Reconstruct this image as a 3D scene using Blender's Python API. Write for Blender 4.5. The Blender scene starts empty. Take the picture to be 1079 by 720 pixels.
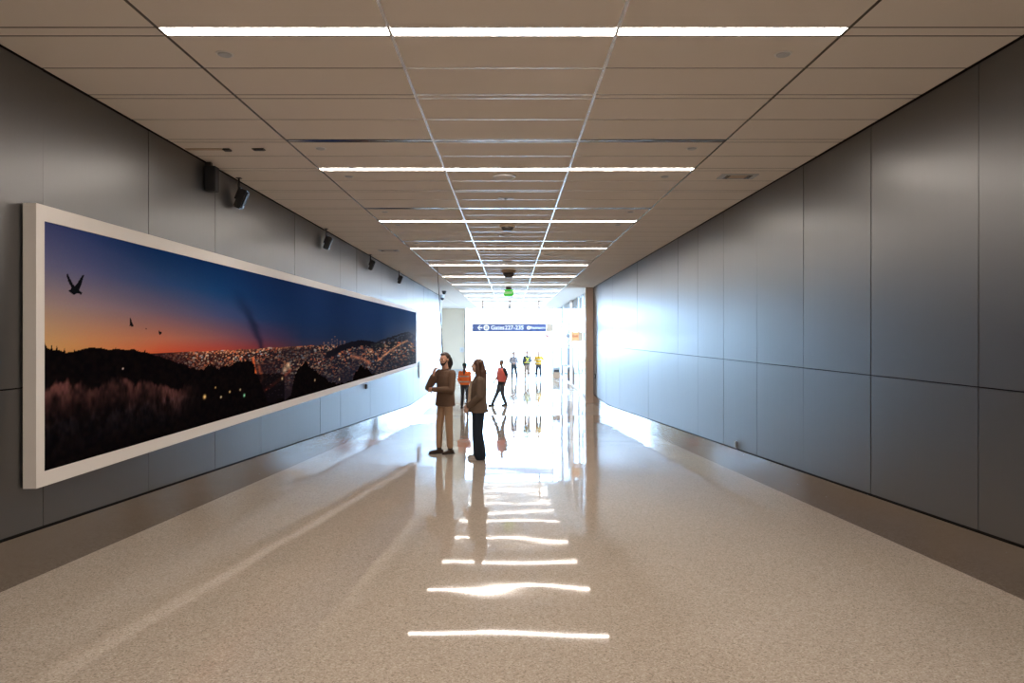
import bpy, bmesh, math, random
import numpy as np
from mathutils import Vector, Matrix, Euler
from math import radians as R, pi, sin, cos

random.seed(4); rng = np.random.default_rng(7)
S = bpy.context.scene
COL = S.collection

# ------------------------------------------------------------------ dimensions
CAMX, CAMZ, F = 0.045, 2.70, 740.0
W = 3.36                 # half width of the corridor
CEIL = 4.64
RAMP, RAMP_END = 0.0514, 23.85
Y_BACK = -7.0
YL_END, YR_END, Y_FAR = 34.5, 28.2, 50.0
def fz(y): return max(0.0, RAMP * (RAMP_END - y))

# ------------------------------------------------------------------ materials
def s2l(c):
    return tuple(((v/255.)/12.92 if v/255. <= .04045 else ((v/255.+.055)/1.055)**2.4) for v in c)

def mat(name, col, rough=.5, metal=0., **kw):
    m = bpy.data.materials.new(name); m.use_nodes = True
    b = m.node_tree.nodes['Principled BSDF']
    b.inputs['Base Color'].default_value = (*col, 1)
    b.inputs['Roughness'].default_value = rough
    b.inputs['Metallic'].default_value = metal
    for k, v in kw.items():
        b.inputs[k.replace('_', ' ')].default_value = v
    return m

def nodes(m):
    nt = m.node_tree
    return nt, nt.nodes, nt.links, nt.nodes['Principled BSDF']

def fabric(name, col, col2=None, scale=60, rough=.9):
    m = mat(name, col, rough)
    nt, N, L, b = nodes(m)
    tc = N.new('ShaderNodeTexCoord'); n = N.new('ShaderNodeTexNoise')
    n.inputs['Scale'].default_value = scale; n.inputs['Detail'].default_value = 4
    mx = N.new('ShaderNodeMix'); mx.data_type = 'RGBA'
    c2 = col2 or tuple(v*.72 for v in col)
    mx.inputs[6].default_value = (*col, 1); mx.inputs[7].default_value = (*c2, 1)
    L.new(tc.outputs['Object'], n.inputs['Vector']); L.new(n.outputs['Fac'], mx.inputs[0])
    L.new(mx.outputs[2], b.inputs['Base Color'])
    bp = N.new('ShaderNodeBump'); bp.inputs['Strength'].default_value = .25; bp.inputs['Distance'].default_value = .004
    L.new(n.outputs['Fac'], bp.inputs['Height']); L.new(bp.outputs['Normal'], b.inputs['Normal'])
    return m

def emis(name, col, strength):
    m = bpy.data.materials.new(name); m.use_nodes = True
    nt = m.node_tree; nt.nodes.clear()
    e = nt.nodes.new('ShaderNodeEmission'); o = nt.nodes.new('ShaderNodeOutputMaterial')
    e.inputs[0].default_value = (*col, 1); e.inputs[1].default_value = strength
    nt.links.new(e.outputs[0], o.inputs[0])
    return m

def m_tile():
    m = mat('ceiling tile', (.56, .50, .43), .8)
    nt, N, L, b = nodes(m)
    tc = N.new('ShaderNodeTexCoord'); n = N.new('ShaderNodeTexNoise')
    n.inputs['Scale'].default_value = 220; n.inputs['Detail'].default_value = 2
    mx = N.new('ShaderNodeMix'); mx.data_type = 'RGBA'
    mx.inputs[6].default_value = (.82, .76, .69, 1); mx.inputs[7].default_value = (.77, .71, .645, 1)
    L.new(tc.outputs['Object'], n.inputs['Vector']); L.new(n.outputs['Fac'], mx.inputs[0])
    L.new(mx.outputs[2], b.inputs['Base Color'])
    b.inputs['Specular IOR Level'].default_value = .3
    return m

def m_panel():
    m = mat('satin metal panel', (.175, .173, .172), .30, .9)
    nt, N, L, b = nodes(m)
    geo = N.new('ShaderNodeNewGeometry'); mp = N.new('ShaderNodeMapping')
    mp.inputs['Scale'].default_value = (1, 60, .6)
    n = N.new('ShaderNodeTexNoise'); n.inputs['Scale'].default_value = 1.0; n.inputs['Detail'].default_value = 4
    L.new(geo.outputs['Position'], mp.inputs['Vector']); L.new(mp.outputs[0], n.inputs['Vector'])
    mr = N.new('ShaderNodeMapRange'); mr.inputs[3].default_value = .30; mr.inputs[4].default_value = .38
    L.new(n.outputs['Fac'], mr.inputs[0]); L.new(mr.outputs[0], b.inputs['Roughness'])
    bp = N.new('ShaderNodeBump'); bp.inputs['Strength'].default_value = .10; bp.inputs['Distance'].default_value = .002
    L.new(n.outputs['Fac'], bp.inputs['Height']); L.new(bp.outputs['Normal'], b.inputs['Normal'])
    return m

def m_kick():
    m = mat('stainless skirting', (.36, .335, .31), .10, 1.)
    nt, N, L, b = nodes(m)
    geo = N.new('ShaderNodeNewGeometry'); mp = N.new('ShaderNodeMapping')
    mp.inputs['Scale'].default_value = (1, 1.6, .5)
    n = N.new('ShaderNodeTexNoise'); n.inputs['Scale'].default_value = 1.2; n.inputs['Detail'].default_value = 1
    L.new(geo.outputs['Position'], mp.inputs['Vector']); L.new(mp.outputs[0], n.inputs['Vector'])
    bp = N.new('ShaderNodeBump'); bp.inputs['Strength'].default_value = 1.; bp.inputs['Distance'].default_value = .0015
    L.new(n.outputs['Fac'], bp.inputs['Height']); L.new(bp.outputs['Normal'], b.inputs['Normal'])
    return m

def m_floor():
    m = mat('polished terrazzo', (.40, .34, .28), .04)
    nt, N, L, b = nodes(m)
    geo = N.new('ShaderNodeNewGeometry')
    v = N.new('ShaderNodeTexVoronoi'); v.inputs['Scale'].default_value = 130
    L.new(geo.outputs['Position'], v.inputs['Vector'])
    cr = N.new('ShaderNodeValToRGB'); e = cr.color_ramp
    e.elements[0].position = 0; e.elements[0].color = (.27, .225, .18, 1)
    e.elements[1].position = 1; e.elements[1].color = (.55, .485, .41, 1)
    x = e.elements.new(.25); x.color = (.40, .335, .27, 1)
    x = e.elements.new(.75); x.color = (.46, .39, .32, 1)
    sp = N.new('ShaderNodeSeparateColor'); L.new(v.outputs['Color'], sp.inputs[0])
    L.new(sp.outputs[0], cr.inputs[0])
    # faint large stains / pour variation
    n2 = N.new('ShaderNodeTexNoise'); n2.inputs['Scale'].default_value = .55; n2.inputs['Detail'].default_value = 5
    L.new(geo.outputs['Position'], n2.inputs['Vector'])
    mr = N.new('ShaderNodeMapRange'); mr.inputs[3].default_value = .90; mr.inputs[4].default_value = 1.08
    L.new(n2.outputs['Fac'], mr.inputs[0])
    mu = N.new('ShaderNodeMix'); mu.data_type = 'RGBA'; mu.blend_type = 'MULTIPLY'; mu.inputs[0].default_value = 1
    L.new(cr.outputs[0], mu.inputs[6]); L.new(mr.outputs[0], mu.inputs[7])
    L.new(mu.outputs[2], b.inputs['Base Color'])
    # long soft undulations of the polished surface
    n = N.new('ShaderNodeTexNoise'); n.inputs['Scale'].default_value = .9; n.inputs['Detail'].default_value = 1.0
    L.new(geo.outputs['Position'], n.inputs['Vector'])
    bp = N.new('ShaderNodeBump'); bp.inputs['Strength'].default_value = 1.0; bp.inputs['Distance'].default_value = .006
    L.new(n.outputs['Fac'], bp.inputs['Height']); L.new(bp.outputs['Normal'], b.inputs['Normal'])
    b.inputs['IOR'].default_value = 1.32; b.inputs['Specular IOR Level'].default_value = .27
    return m

def m_glass():
    m = bpy.data.materials.new('clear glass'); m.use_nodes = True
    nt = m.node_tree; N = nt.nodes; L = nt.links; N.clear()
    o = N.new('ShaderNodeOutputMaterial'); mx = N.new('ShaderNodeMixShader')
    t = N.new('ShaderNodeBsdfTransparent'); g = N.new('ShaderNodeBsdfGlossy'); f = N.new('ShaderNodeFresnel')
    t.inputs[0].default_value = (.96, .98, .98, 1); g.inputs['Roughness'].default_value = .02
    f.inputs['IOR'].default_value = 1.45
    L.new(f.outputs[0], mx.inputs[0]); L.new(t.outputs[0], mx.inputs[1]); L.new(g.outputs[0], mx.inputs[2])
    L.new(mx.outputs[0], o.inputs[0])
    return m

M = dict(
    tile=m_tile(), panel=m_panel(), kick=m_kick(), floor=m_floor(), glass=m_glass(),
    bar=mat('anodised ceiling bar', (.72, .72, .73), .26, 1.),
    bardark=mat('painted ceiling reveal', (.17, .145, .12), .22, .35),
    gap=mat('shadow gap black', (.012, .011, .011), .9),
    slot=mat('slot diffuser metal', (.75, .75, .76), .12, 1.),
    plaster=mat('warm white plaster', (.62, .58, .52), .75),
    beige=mat('beige painted wall', (.56, .47, .36), .7),
    frame=mat('white painted frame', (.74, .70, .66), .5),
    mullion=mat('white window mullion', (.75, .76, .77), .4),
    brown=mat('bronze anodised cladding', (.62, .48, .385), .45, .1),
    white=mat('white plastic', (.8, .79, .77), .4),
    grey=mat('grey metal', (.42, .43, .44), .35, .5),
    lgrey=mat('light grey plastic', (.5, .52, .54), .45),
    black=mat('black speaker plastic', (.014, .014, .015), .45),
    dark=mat('dark bronze metal', (.06, .05, .045), .4, .3),
    grille=mat('black speaker grille', (.022, .024, .028), .6),
    light=emis('light strip diffuser', (1., .90, .81), 60.0),
    signblue=mat('navy sign face', (.075, .095, .21), .4),
    signtan=mat('tan sign panel', (.50, .37, .26), .5),
    signwhite=mat('white sign lettering', (.9, .88, .85), .4),
    signyellow=mat('cream sign lettering', (.92, .84, .66), .4),
    orange=mat('orange sign face', (.82, .42, .17), .5),
    red=mat('dark red lettering', (.42, .05, .02), .5),
    green=emis('lit green sign', (.08, .62, .07), .9),
    steel=mat('brushed steel', (.55, .55, .56), .25, 1.),
    concrete=mat('outdoor concrete', (.42, .41, .395), .9),
    wood=fabric('tan laminate', (.38, .25, .16), (.30, .19, .12), 8, .5),
    skin=mat('skin warm', (.64, .36, .25), .5),
    skin2=mat('skin light', (.70, .44, .33), .5),
    skin3=mat('skin brown', (.30, .16, .10), .5),
    skinfar=mat('skin tan', (.34, .19, .13), .6),
    hairdark=fabric('dark brown hair', (.045, .026, .017), (.07, .040, .026), 90, .45),
    hairbrown=fabric('brown hair', (.085, .040, .024), (.13, .06, .035), 90, .45),
    hairblack=fabric('black hair', (.012, .011, .012), (.03, .026, .024), 90, .45),
    hairgrey=fabric('grey hair', (.16, .14, .13), (.22, .2, .19), 90, .5),
    jacketbrown=fabric('brown overshirt cloth', (.17, .098, .062), (.125, .072, .045), 40),
    jacketwoman=fabric('olive brown jacket cloth', (.16, .108, .075), (.12, .08, .055), 40),
    khaki=fabric('khaki trouser cloth', (.50, .33, .21), (.42, .27, .17), 30),
    navy=fabric('navy trouser cloth', (.016, .026, .045), (.010, .017, .03), 30),
    greytrouser=fabric('grey trouser cloth', (.095, .10, .115), (.065, .07, .08), 30),
    slate=fabric('slate trouser cloth', (.045, .052, .066), (.032, .038, .05), 30),
    tantrouser=fabric('tan trouser cloth', (.24, .16, .115), (.19, .125, .09), 30),
    shoe=mat('dark brown leather', (.045, .026, .018), .4),
    shoeblack=mat('black shoe leather', (.02, .02, .022), .4),
    shoepale=mat('pale shoe canvas', (.55, .50, .46), .7),
    cream=fabric('cream shirt cloth', (.62, .50, .38), (.55, .43, .32), 40),
    vestorange=fabric('bright orange vest cloth', (.95, .21, .045), (.85, .17, .035), 30),
    vestcoral=fabric('coral red vest cloth', (.92, .22, .17), (.82, .18, .14), 30),
    vestlime=fabric('lime yellow vest cloth', (.62, .60, .06), (.5, .48, .05), 30),
    vestyellow=fabric('amber yellow vest cloth', (.62, .36, .03), (.52, .30, .025), 30),
    reflect=mat('silver reflective tape', (.62, .60, .56), .4, .2),
    shirtgrey=fabric('pale mauve grey shirt cloth', (.20, .17, .17), (.16, .135, .135), 40),
    shirtdark=fabric('dark charcoal shirt cloth', (.045, .045, .052), (.03, .03, .036), 40),
    beanie=fabric('dark green hat cloth', (.012, .045, .035), (.010, .033, .026), 60),
    eye=mat('eye dark', (.02, .015, .012), .2),
    lips=mat('lip skin', (.36, .14, .11), .5),
)

# ------------------------------------------------------------------ object helpers
def obj(name, bm, m, parent=None, smooth=False, loc=None):
    me = bpy.data.meshes.new(name)
    if smooth:
        for f in bm.faces: f.smooth = True
    bm.to_mesh(me); bm.free()
    o = bpy.data.objects.new(name, me); COL.objects.link(o)
    for mm in (m if isinstance(m, (list, tuple)) else [m]): me.materials.append(mm)
    if parent: o.parent = parent
    if loc: o.location = loc
    return o

def tag(o, label, cat, group=None):
    o['label'] = label; o['category'] = cat
    if group: o['group'] = group
    return o
def thing(name, label, cat, loc=(0, 0, 0), rz=0, group=None):
    o = bpy.data.objects.new(name, None); COL.objects.link(o)
    o.empty_display_size = .1
    o.location = loc; o.rotation_euler = (0, 0, rz)
    return tag(o, label, cat, group)
def struct(name, bm, m, parent=None, smooth=False):
    o = obj(name, bm, m, parent, smooth)
    if not parent: o['kind'] = 'structure'
    return o
def sempty(name, loc=(0, 0, 0)):
    o = bpy.data.objects.new(name, None); COL.objects.link(o); o.location = loc; o['kind'] = 'structure'
    return o
def dup(o, parent=None):
    c = o.copy(); COL.objects.link(c)
    if parent: c.parent = parent
    for ch in list(o.children): dup(ch, c)
    return c

def box(bm, x0, x1, y0, y1, z0, z1, mi=0, bevel=0., mtx=None):
    vs = [bm.verts.new(p) for p in ((x0,y0,z0),(x1,y0,z0),(x1,y1,z0),(x0,y1,z0),(x0,y0,z1),(x1,y0,z1),(x1,y1,z1),(x0,y1,z1))]
    fs = [bm.faces.new([vs[i] for i in q]) for q in ((0,3,2,1),(4,5,6,7),(0,1,5,4),(1,2,6,5),(2,3,7,6),(3,0,4,7))]
    for f in fs: f.material_index = mi
    if mtx is not None: bmesh.ops.transform(bm, matrix=mtx, verts=vs)
    if bevel > 0:
        es = {e for f in fs for e in f.edges}
        bmesh.ops.bevel(bm, geom=list(es), offset=bevel, segments=2, affect='EDGES', clamp_overlap=True)
    return vs
def B(*boxes, bevel=0.):
    bm = bmesh.new()
    for b in boxes: box(bm, *b, bevel=bevel)
    return bm
def hexa(bm, pts, mi=0):
    """pts: 4 bottom + 4 top, same winding"""
    vs = [bm.verts.new(p) for p in pts]
    for q in ((0,3,2,1),(4,5,6,7),(0,1,5,4),(1,2,6,5),(2,3,7,6),(3,0,4,7)):
        bm.faces.new([vs[i] for i in q]).material_index = mi
def lathe(bm, prof, seg=24, mtx=None):
    """prof: [(r,z)...] around z"""
    rings = []
    allv = []
    for r, z in prof:
        if r < 1e-6:
            v = [bm.verts.new((0, 0, z))]
        else:
            v = [bm.verts.new((r*cos(2*pi*i/seg), r*sin(2*pi*i/seg), z)) for i in range(seg)]
        rings.append(v); allv += v
    for a, b in zip(rings, rings[1:]):
        for i in range(seg):
            j = (i+1) % seg
            if len(a) == 1 and len(b) == 1: continue
            if len(a) == 1: bm.faces.new((a[0], b[i], b[j]))
            elif len(b) == 1: bm.faces.new((a[i], b[0], a[j]))
            else: bm.faces.new((a[i], b[i], b[j], a[j]))
    if len(rings[0]) > 1: bm.faces.new(rings[0])
    if len(rings[-1]) > 1: bm.faces.new(list(reversed(rings[-1])))
    bmesh.ops.recalc_face_normals(bm, faces=bm.faces)
    if mtx is not None: bmesh.ops.transform(bm, matrix=mtx, verts=allv)
def tube(bm, pts, r, seg=10):
    pts = [Vector(p) for p in pts]
    rings = []
    up0 = Vector((0, 0, 1))
    for i, p in enumerate(pts):
        d = (pts[min(i+1, len(pts)-1)] - pts[max(i-1, 0)]).normalized()
        up = up0 if abs(d.dot(up0)) < .95 else Vector((1, 0, 0))
        a = d.cross(up).normalized(); b = d.cross(a).normalized()
        rr = r[i] if isinstance(r, (list, tuple)) else r
        rings.append([bm.verts.new(p + rr*(a*cos(2*pi*k/seg) + b*sin(2*pi*k/seg))) for k in range(seg)])
    for a, b in zip(rings, rings[1:]):
        for i in range(seg):
            bm.faces.new((a[i], a[(i+1) % seg], b[(i+1) % seg], b[i]))
    bm.faces.new(rings[0]); bm.faces.new(list(reversed(rings[-1])))
    bmesh.ops.recalc_face_normals(bm, faces=bm.faces)

# ================================================================== SETTING
# ---- floor: ramp down to a level hall
ys = [Y_BACK, RAMP_END, Y_FAR + .4]
bm = bmesh.new()
X0F, X1F = -9.2, 3.9
def quadprism(x0, x1, y0, y1):
    z0, z1 = fz(y0), fz(y1)
    hexa(bm, [(x0,y0,z0-.25),(x1,y0,z0-.25),(x1,y1,z1-.25),(x0,y1,z1-.25),(x0,y0,z0),(x1,y0,z0),(x1,y1,z1),(x0,y1,z1)])
quadprism(-W-.05, W+.05, Y_BACK, RAMP_END)
quadprism(-W-.05, W+.05, RAMP_END, YL_END)
quadprism(X0F, W+.05, YL_END, Y_FAR+.1)
bmesh.ops.remove_doubles(bm, verts=bm.verts, dist=.0005)
struct('floor', bm, M['floor'])

# ---- ceiling: tiles with metal reveals
P = 3.71; YL0 = 4.417
OFF = [(0.126, .673), (.673, 1.233), (1.233, 1.323), (1.323, 1.883), (1.883, 2.52), (2.62, 3.17), (3.17, 3.71)]
SPEC = [(0., .126, 'light'), (2.52, 2.62, 'slot')]
CX = [-3.347, -2.18, -.7236, .7236, 2.18, 3.347]
HB, HL = .0085, .0115
KMIN, KMAX = -3, 12
bm = bmesh.new()
for k in range(KMIN, KMAX+1):
    y0 = YL0 + k*P
    for a, b in OFF:
        if y0+a > Y_FAR-.2: continue
        for i in range(5):
            box(bm, CX[i]+(HL if i else 0), CX[i+1]-(HL if i < 4 else 0), y0+a+HB, min(y0+b-HB, Y_FAR), CEIL, CEIL+.02)
    for a, b, kind in SPEC:
        if y0+a > Y_FAR-.2: continue
        for i in (0, 4):   # narrow filler strips in the side columns
            box(bm, CX[i]+(HL if i else 0), CX[i+1]-(HL if i < 4 else 0), y0+a+HB, y0+b-HB, CEIL, CEIL+.02)
# beyond the end of the left wall the ceiling runs on over the side hall, and a margin on the right
box(bm, X0F, CX[0]-.012, YL_END+.02, Y_FAR+.1, CEIL, CEIL+.02)
box(bm, CX[5]+.006, W+.05, YR_END+.35, Y_FAR+.1, CEIL, CEIL+.02)
ceiling = struct('ceiling', bm, M['tile'])
obj('plenum', B((-9.2, W+.45, Y_BACK-.1, Y_FAR+.2, CEIL+.16, CEIL+.25)), M['gap'], ceiling)
bm = bmesh.new()
yend = YL0 + (KMAX)*P + .6
for x in CX[2:4]:
    box(bm, x-HL+.001, x+HL-.001, Y_BACK, yend, CEIL-.0006, CEIL+.03)
obj('long_reveal', bm, M['bar'], ceiling)
bm = bmesh.new()
for x in (CX[1], CX[4]):
    box(bm, x-HL+.001, x+HL-.001, Y_BACK, yend, CEIL-.0006, CEIL+.03)
obj('edge_reveal', bm, M['bardark'], ceiling)
bm = bmesh.new(); bm2 = bmesh.new()
for k in range(KMIN, KMAX+1):
    y0 = YL0 + k*P
    for a in (.0, .126, .673, 1.233, 1.323, 1.883, 2.52, 2.62, 3.17):
        if y0+a > Y_FAR-.3: continue
        for i in range(5):
            box(bm if i == 2 else bm2, CX[i]+(HL if i else 0), CX[i+1]-(HL if i < 4 else 0), y0+a-HB+.0005, y0+a+HB-.0005, CEIL-.0006 if i == 2 else CEIL+.001, CEIL+.025)
obj('cross_reveal', bm, M['bar'], ceiling); obj('side_reveal', bm2, M['bardark'], ceiling)

# ---- side walls of metal panels
def side_wall(name, sx, yend, y_first):
    bm = bmesh.new(); bk = bmesh.new()
    xf = sx*W
    n0 = int((y_first - Y_BACK)/1.492) + 1
    seams = [y_first + 1.492*i for i in range(-n0, 40)]
    seams = [s for s in seams if Y_BACK < s < yend - .15]
    seams = [Y_BACK] + seams + [yend]
    zs = 2.335
    for a, b in zip(seams, seams[1:]):
        a2, b2 = a+.0045, b-.0045
        tz = random.uniform(-.0022, .0022); ty = random.uniform(-.0016, .0016)
        for lo, hi in ((None, zs-.005), (zs+.005, CEIL-.010)):
            def X(y, z):
                return xf + sx*.004 + tz*(y-(a+b)/2) + ty*(z-zs)
            za = fz(a2)+.352 if lo is None else lo
            zb = fz(b2)+.352 if lo is None else lo
            t = sx*.018
            p = [(X(a2,za),a2,za),(X(b2,zb),b2,zb)]
            q = [(X(a2,hi),a2,hi),(X(b2,hi),b2,hi)]
            hexa(bm, [p[0], p[1], (p[1][0]+t,p[1][1],p[1][2]), (p[0][0]+t,p[0][1],p[0][2]),
                      q[0], q[1], (q[1][0]+t,q[1][1],q[1][2]), (q[0][0]+t,q[0][1],q[0][2])])
    bmesh.ops.recalc_face_normals(bm, faces=bm.faces)
    w = struct(name, bm, M['panel'])
    xa, xb = sorted((xf+sx*.030, xf+sx*.25))
    for y0, y1 in ((Y_BACK, RAMP_END), (RAMP_END, yend)):
        hexa(bk, [(xa,y0,fz(y0)-.2),(xb,y0,fz(y0)-.2),(xb,y1,fz(y1)-.2),(xa,y1,fz(y1)-.2),
                  (xa,y0,CEIL+.16),(xb,y0,CEIL+.16),(xb,y1,CEIL+.16),(xa,y1,CEIL+.16)])
    obj('backing', bk, M['gap'], w)
    bm = bmesh.new()
    xa, xb = sorted((xf+sx*.003, xf+sx*.028))
    for y0, y1 in ((Y_BACK, RAMP_END), (RAMP_END, yend)):
        n = 1
        hexa(bm, [(xa,y0,fz(y0)),(xb,y0,fz(y0)),(xb,y1,fz(y1)),(xa,y1,fz(y1)),
                  (xa,y0,fz(y0)+.330),(xb,y0,fz(y0)+.330),(xb,y1,fz(y1)+.330),(xa,y1,fz(y1)+.330)])
    bmesh.ops.recalc_face_normals(bm, faces=bm.faces)
    struct('baseboard_' + name[5:], bm, M['kick'])
    return w
side_wall('wall_left', -1, YL_END, 5.12)
side_wall('wall_right', 1, YR_END, 4.98)
# back wall behind the camera
struct('wall_back', B((-W-.25, W+.25, Y_BACK-.15, Y_BACK-.001, .8, CEIL+.16)), M['plaster'])
# return of the left wall into the side hall, with an end trim
struct('trim_1', B((-W-.02, -W+.012, YL_END+.001, YL_END+.10, 0, CEIL-.002)), M['lgrey'])
struct('wall_side_hall', B((-9.1, -W-.26, YL_END-.2, YL_END, 0, CEIL+.16)), M['plaster'])
# end wall: beige part, then curtain wall
struct('wall_far', B((-9.1, -3.22, Y_FAR, Y_FAR+.2, 0, CEIL+.16)), M['beige'])
struct('baseboard_far', B((-8.95, -3.22, Y_FAR-.02, Y_FAR-.001, 0, .33)), M['grey'])
struct('trim_2', B((-3.22, -3.14, Y_FAR-.03, Y_FAR+.2, 0, CEIL-.002)), M['grey'])

# unseen window added at the side hall's left end to light the beige wall
added_win3 = sempty('added_window_3', (-9.0, 43.5, 0))
for i in range(2):
    a, b = -1.6 + i*1.6, i*1.6
    obj('pane', B((-.006, .006, a+.03, b-.03, .9, 3.2)), M['glass'], added_win3)
for y in (-1.6, 0, 1.6): obj('mullion', B((-.05, .05, y-.0295, y+.0295, .901, 3.199)), M['mullion'], added_win3)
struct('wall_hall_end', B((-9.2, -9.0, YL_END, 41.85, 0, CEIL+.16), (-9.2, -9.0, 45.15, Y_FAR, 0, CEIL+.16), (-9.2, -9.0, 41.851, 45.149, 0, .9), (-9.2, -9.0, 41.851, 45.149, 3.2, CEIL+.16)), M['plaster'])
# curtain wall
win = sempty('window_1', (0, Y_FAR+.05, 0))
mx = [-3.12, -1.76, -.56, .63, 1.83, 3.05]
edges = mx + [W+.05]
for a, b in zip(edges, edges[1:]):
    obj('pane', B((a+.02, b-.02, .045, .055, .04, CEIL-.02)), M['glass'], win)
for x in mx[1:]:
    w_ = .05 if x == 3.05 else .022
    obj('mullion', B((x-w_, x+w_, .0, .10, .0401, CEIL-.0201)), M['grey'], win)
obj('sill_rail', B((-3.13, W+.05, 0, .10, 0, .04)), M['white'], win)
obj('head_rail', B((-3.13, W+.05, 0, .10, CEIL-.02, CEIL+.15)), M['mullion'], win)

# bronze end pier and right-hand glazing
struct('trim_3', B((3.065, W+.26, YR_END+.002, YR_END+.30, 0, CEIL-.002), bevel=.006), M['brown'])
win2 = sempty('window_2', (W+.03, 0, 0))
ps = [(YR_END+.31, 32.4), (34.6, 38.45), (38.6, 44.3), (44.42, Y_FAR)]
for a, b in ps:
    obj('pane', B((-.006, .006, a+.02, b-.02, .08, CEIL-.02)), M['glass'], win2)
obj('post', B((-.10, .05, 38.45, 38.60, 0, CEIL-.002), bevel=.004), M['brown'], win2)
for y in (32.44, 34.56, 44.36):
    obj('mullion', B((-.03, .03, y-.03, y+.03, 0, CEIL-.002)), M['mullion'], win2)
obj('sill_rail', B((-.03, .03, YR_END+.31, 32.41, 0, .08), (-.03, .03, 34.59, 38.44, 0, .08), (-.03, .03, 38.61, 44.33, 0, .08), (-.03, .03, 44.39, Y_FAR, 0, .08)), M['mullion'], win2)
obj('head_rail', B((.0205, .05, YR_END+.31, Y_FAR, CEIL-.12, CEIL+.15)), M['mullion'], win2)
door = sempty('door_1', (W+.03, 33.5, 0))
obj('pane', B((-.006, .006, -1.02, 1.02, .02, CEIL-.14)), M['glass'], door)
bm = bmesh.new()
tube(bm, [(-.08, -.02, .95), (-.08, -.02, 1.55)], .032)
tube(bm, [(-.08, -.02, 1.05), (-.005, -.02, 1.05)], .016); tube(bm, [(-.08, -.02, 1.45), (-.005, -.02, 1.45)], .016)
obj('handle', bm, M['grey'], door, True)
# tall bracketed pull rail farther along
t = thing('pull_rail', 'tall grey metal rail with bent ends on the glazing beyond the bronze post', 'rail', (W+.02, 43.0, .9))
bm = bmesh.new(); tube(bm, [(-.03,.0,0),(-.20,0,0),(-.20,0,2.62),(-.03,0,2.62)], .06, 8)
obj('rail', bm, M['grey'], t, False)
for z in (0, 2.62): obj('wall_plate', B((-.035, -.015, -.1, .1, z-.09, z+.09)), M['grey'], t)

# ---- outside ground
bm = bmesh.new()
box(bm, -80, 80, Y_FAR+.25, 160, -.3, -.02); box(bm, W+.46, 80, 20, Y_FAR+.249, -.3, -.02); box(bm, -80, -9.25, 20, Y_FAR+.249, -.3, -.02)
struct('ground', bm, M['concrete'])

# ================================================================== ORDINALS
ORD = ['nearest', 'second', 'third', 'fourth', 'fifth', 'sixth', 'seventh', 'eighth', 'ninth', 'tenth', 'eleventh', 'twelfth', 'thirteenth']

# ================================================================== CEILING LIGHT STRIPS
def make_strip():
    t = thing('ceiling_light', '', 'ceiling light')
    obj('diffuser', B((-2.168, 2.168, HB+.002, .126-HB-.002, .004, .02)), M['light'], t)
    bm = bmesh.new()
    box(bm, -2.169, 2.169, HB, .126-HB, .0205, .10)
    obj('housing', bm, M['white'], t)
    return t
proto = make_strip()
kv = 0
for k in range(-3, 12):
    y0 = YL0 + k*P
    o = proto if k == -3 else dup(proto)
    o.location = (0, y0, CEIL)
    o['group'] = 'linear ceiling lights across the corridor'
    if k < 0:
        o['label'] = 'linear ceiling light above and behind the viewer'
    else:
        o['label'] = ('nearest and longest looking white linear ceiling light at the top of the picture' if k == 0
                      else ORD[k] + ' white linear ceiling light from the viewer, set flush across the ceiling')
        if k == 11: o['label'] = 'farthest white linear ceiling light, next to the bright end windows'

# ================================================================== SLOT DIFFUSERS
def make_slot():
    t = thing('ceiling_vent', '', 'air vent')
    obj('recess', B((-2.168, 2.168, HB+.001, .1-HB-.001, .06, .09), (-2.168, 2.168, HB+.001, HB+.004, .004, .0599), (-2.168, 2.168, .1-HB-.004, .1-HB-.001, .004, .0599)), M['gap'], t)
    obj('blade', B((-2.166, 2.166, .026, .074, .0, .012), bevel=.002), M['slot'], t)
    return t
proto = make_slot()
for k in range(0, 12):
    o = proto if k == 0 else dup(proto)
    o.location = (0, YL0 + k*P + 2.52, CEIL)
    o['group'] = 'slot diffusers across the ceiling'
    o['label'] = ('wide black slot air vent between the nearest and second ceiling lights' if k == 0
                  else 'slot air vent across the ceiling just before the %s ceiling light' % (ORD[k+1] if k < 11 else 'end windows'))

# ================================================================== SMALL CEILING FITTINGS
def disc_bm(r, h=.012):
    bm = bmesh.new(); lathe(bm, [(0, 0), (r*.8, 0), (r, -h*-.3), (r, h)], 20)
    return bm
def make_disc():
    t = thing('ceiling_sprinkler', '', 'sprinkler')
    bm = bmesh.new(); lathe(bm, [(0, -.012), (.040, -.012), (.046, -.008), (.046, 0)], 20)
    obj('cover_plate', bm, M['lgrey'], t, False)
    bm = bmesh.new(); lathe(bm, [(.0465, -.004), (.058, -.004), (.060, -.0005), (.0465, -.0005)], 20)
    obj('trim_ring', bm, M['white'], t, False)
    return t
proto = None
for k in range(0, 7):
    for yy, tag_ in ((4.83+k*P, 0), (7.26+k*P, 1)):
        for sx in (-1, 1):
            if tag_ == 1 and k > 2: continue
            o = make_disc() if proto is None else dup(proto)
            proto = proto or o
            o.location = (sx*1.92, yy, CEIL - .0003)
            o['group'] = 'round sprinkler covers in the ceiling'
            side = 'left' if sx < 0 else 'right'
            o['label'] = ('small round ceiling cover near the %s end, just past the %s ceiling light' % (side, ORD[k]) if tag_ == 0 else
                          'small round ceiling cover near the %s end, just past the %s slot vent' % (side, ORD[k]))
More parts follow.
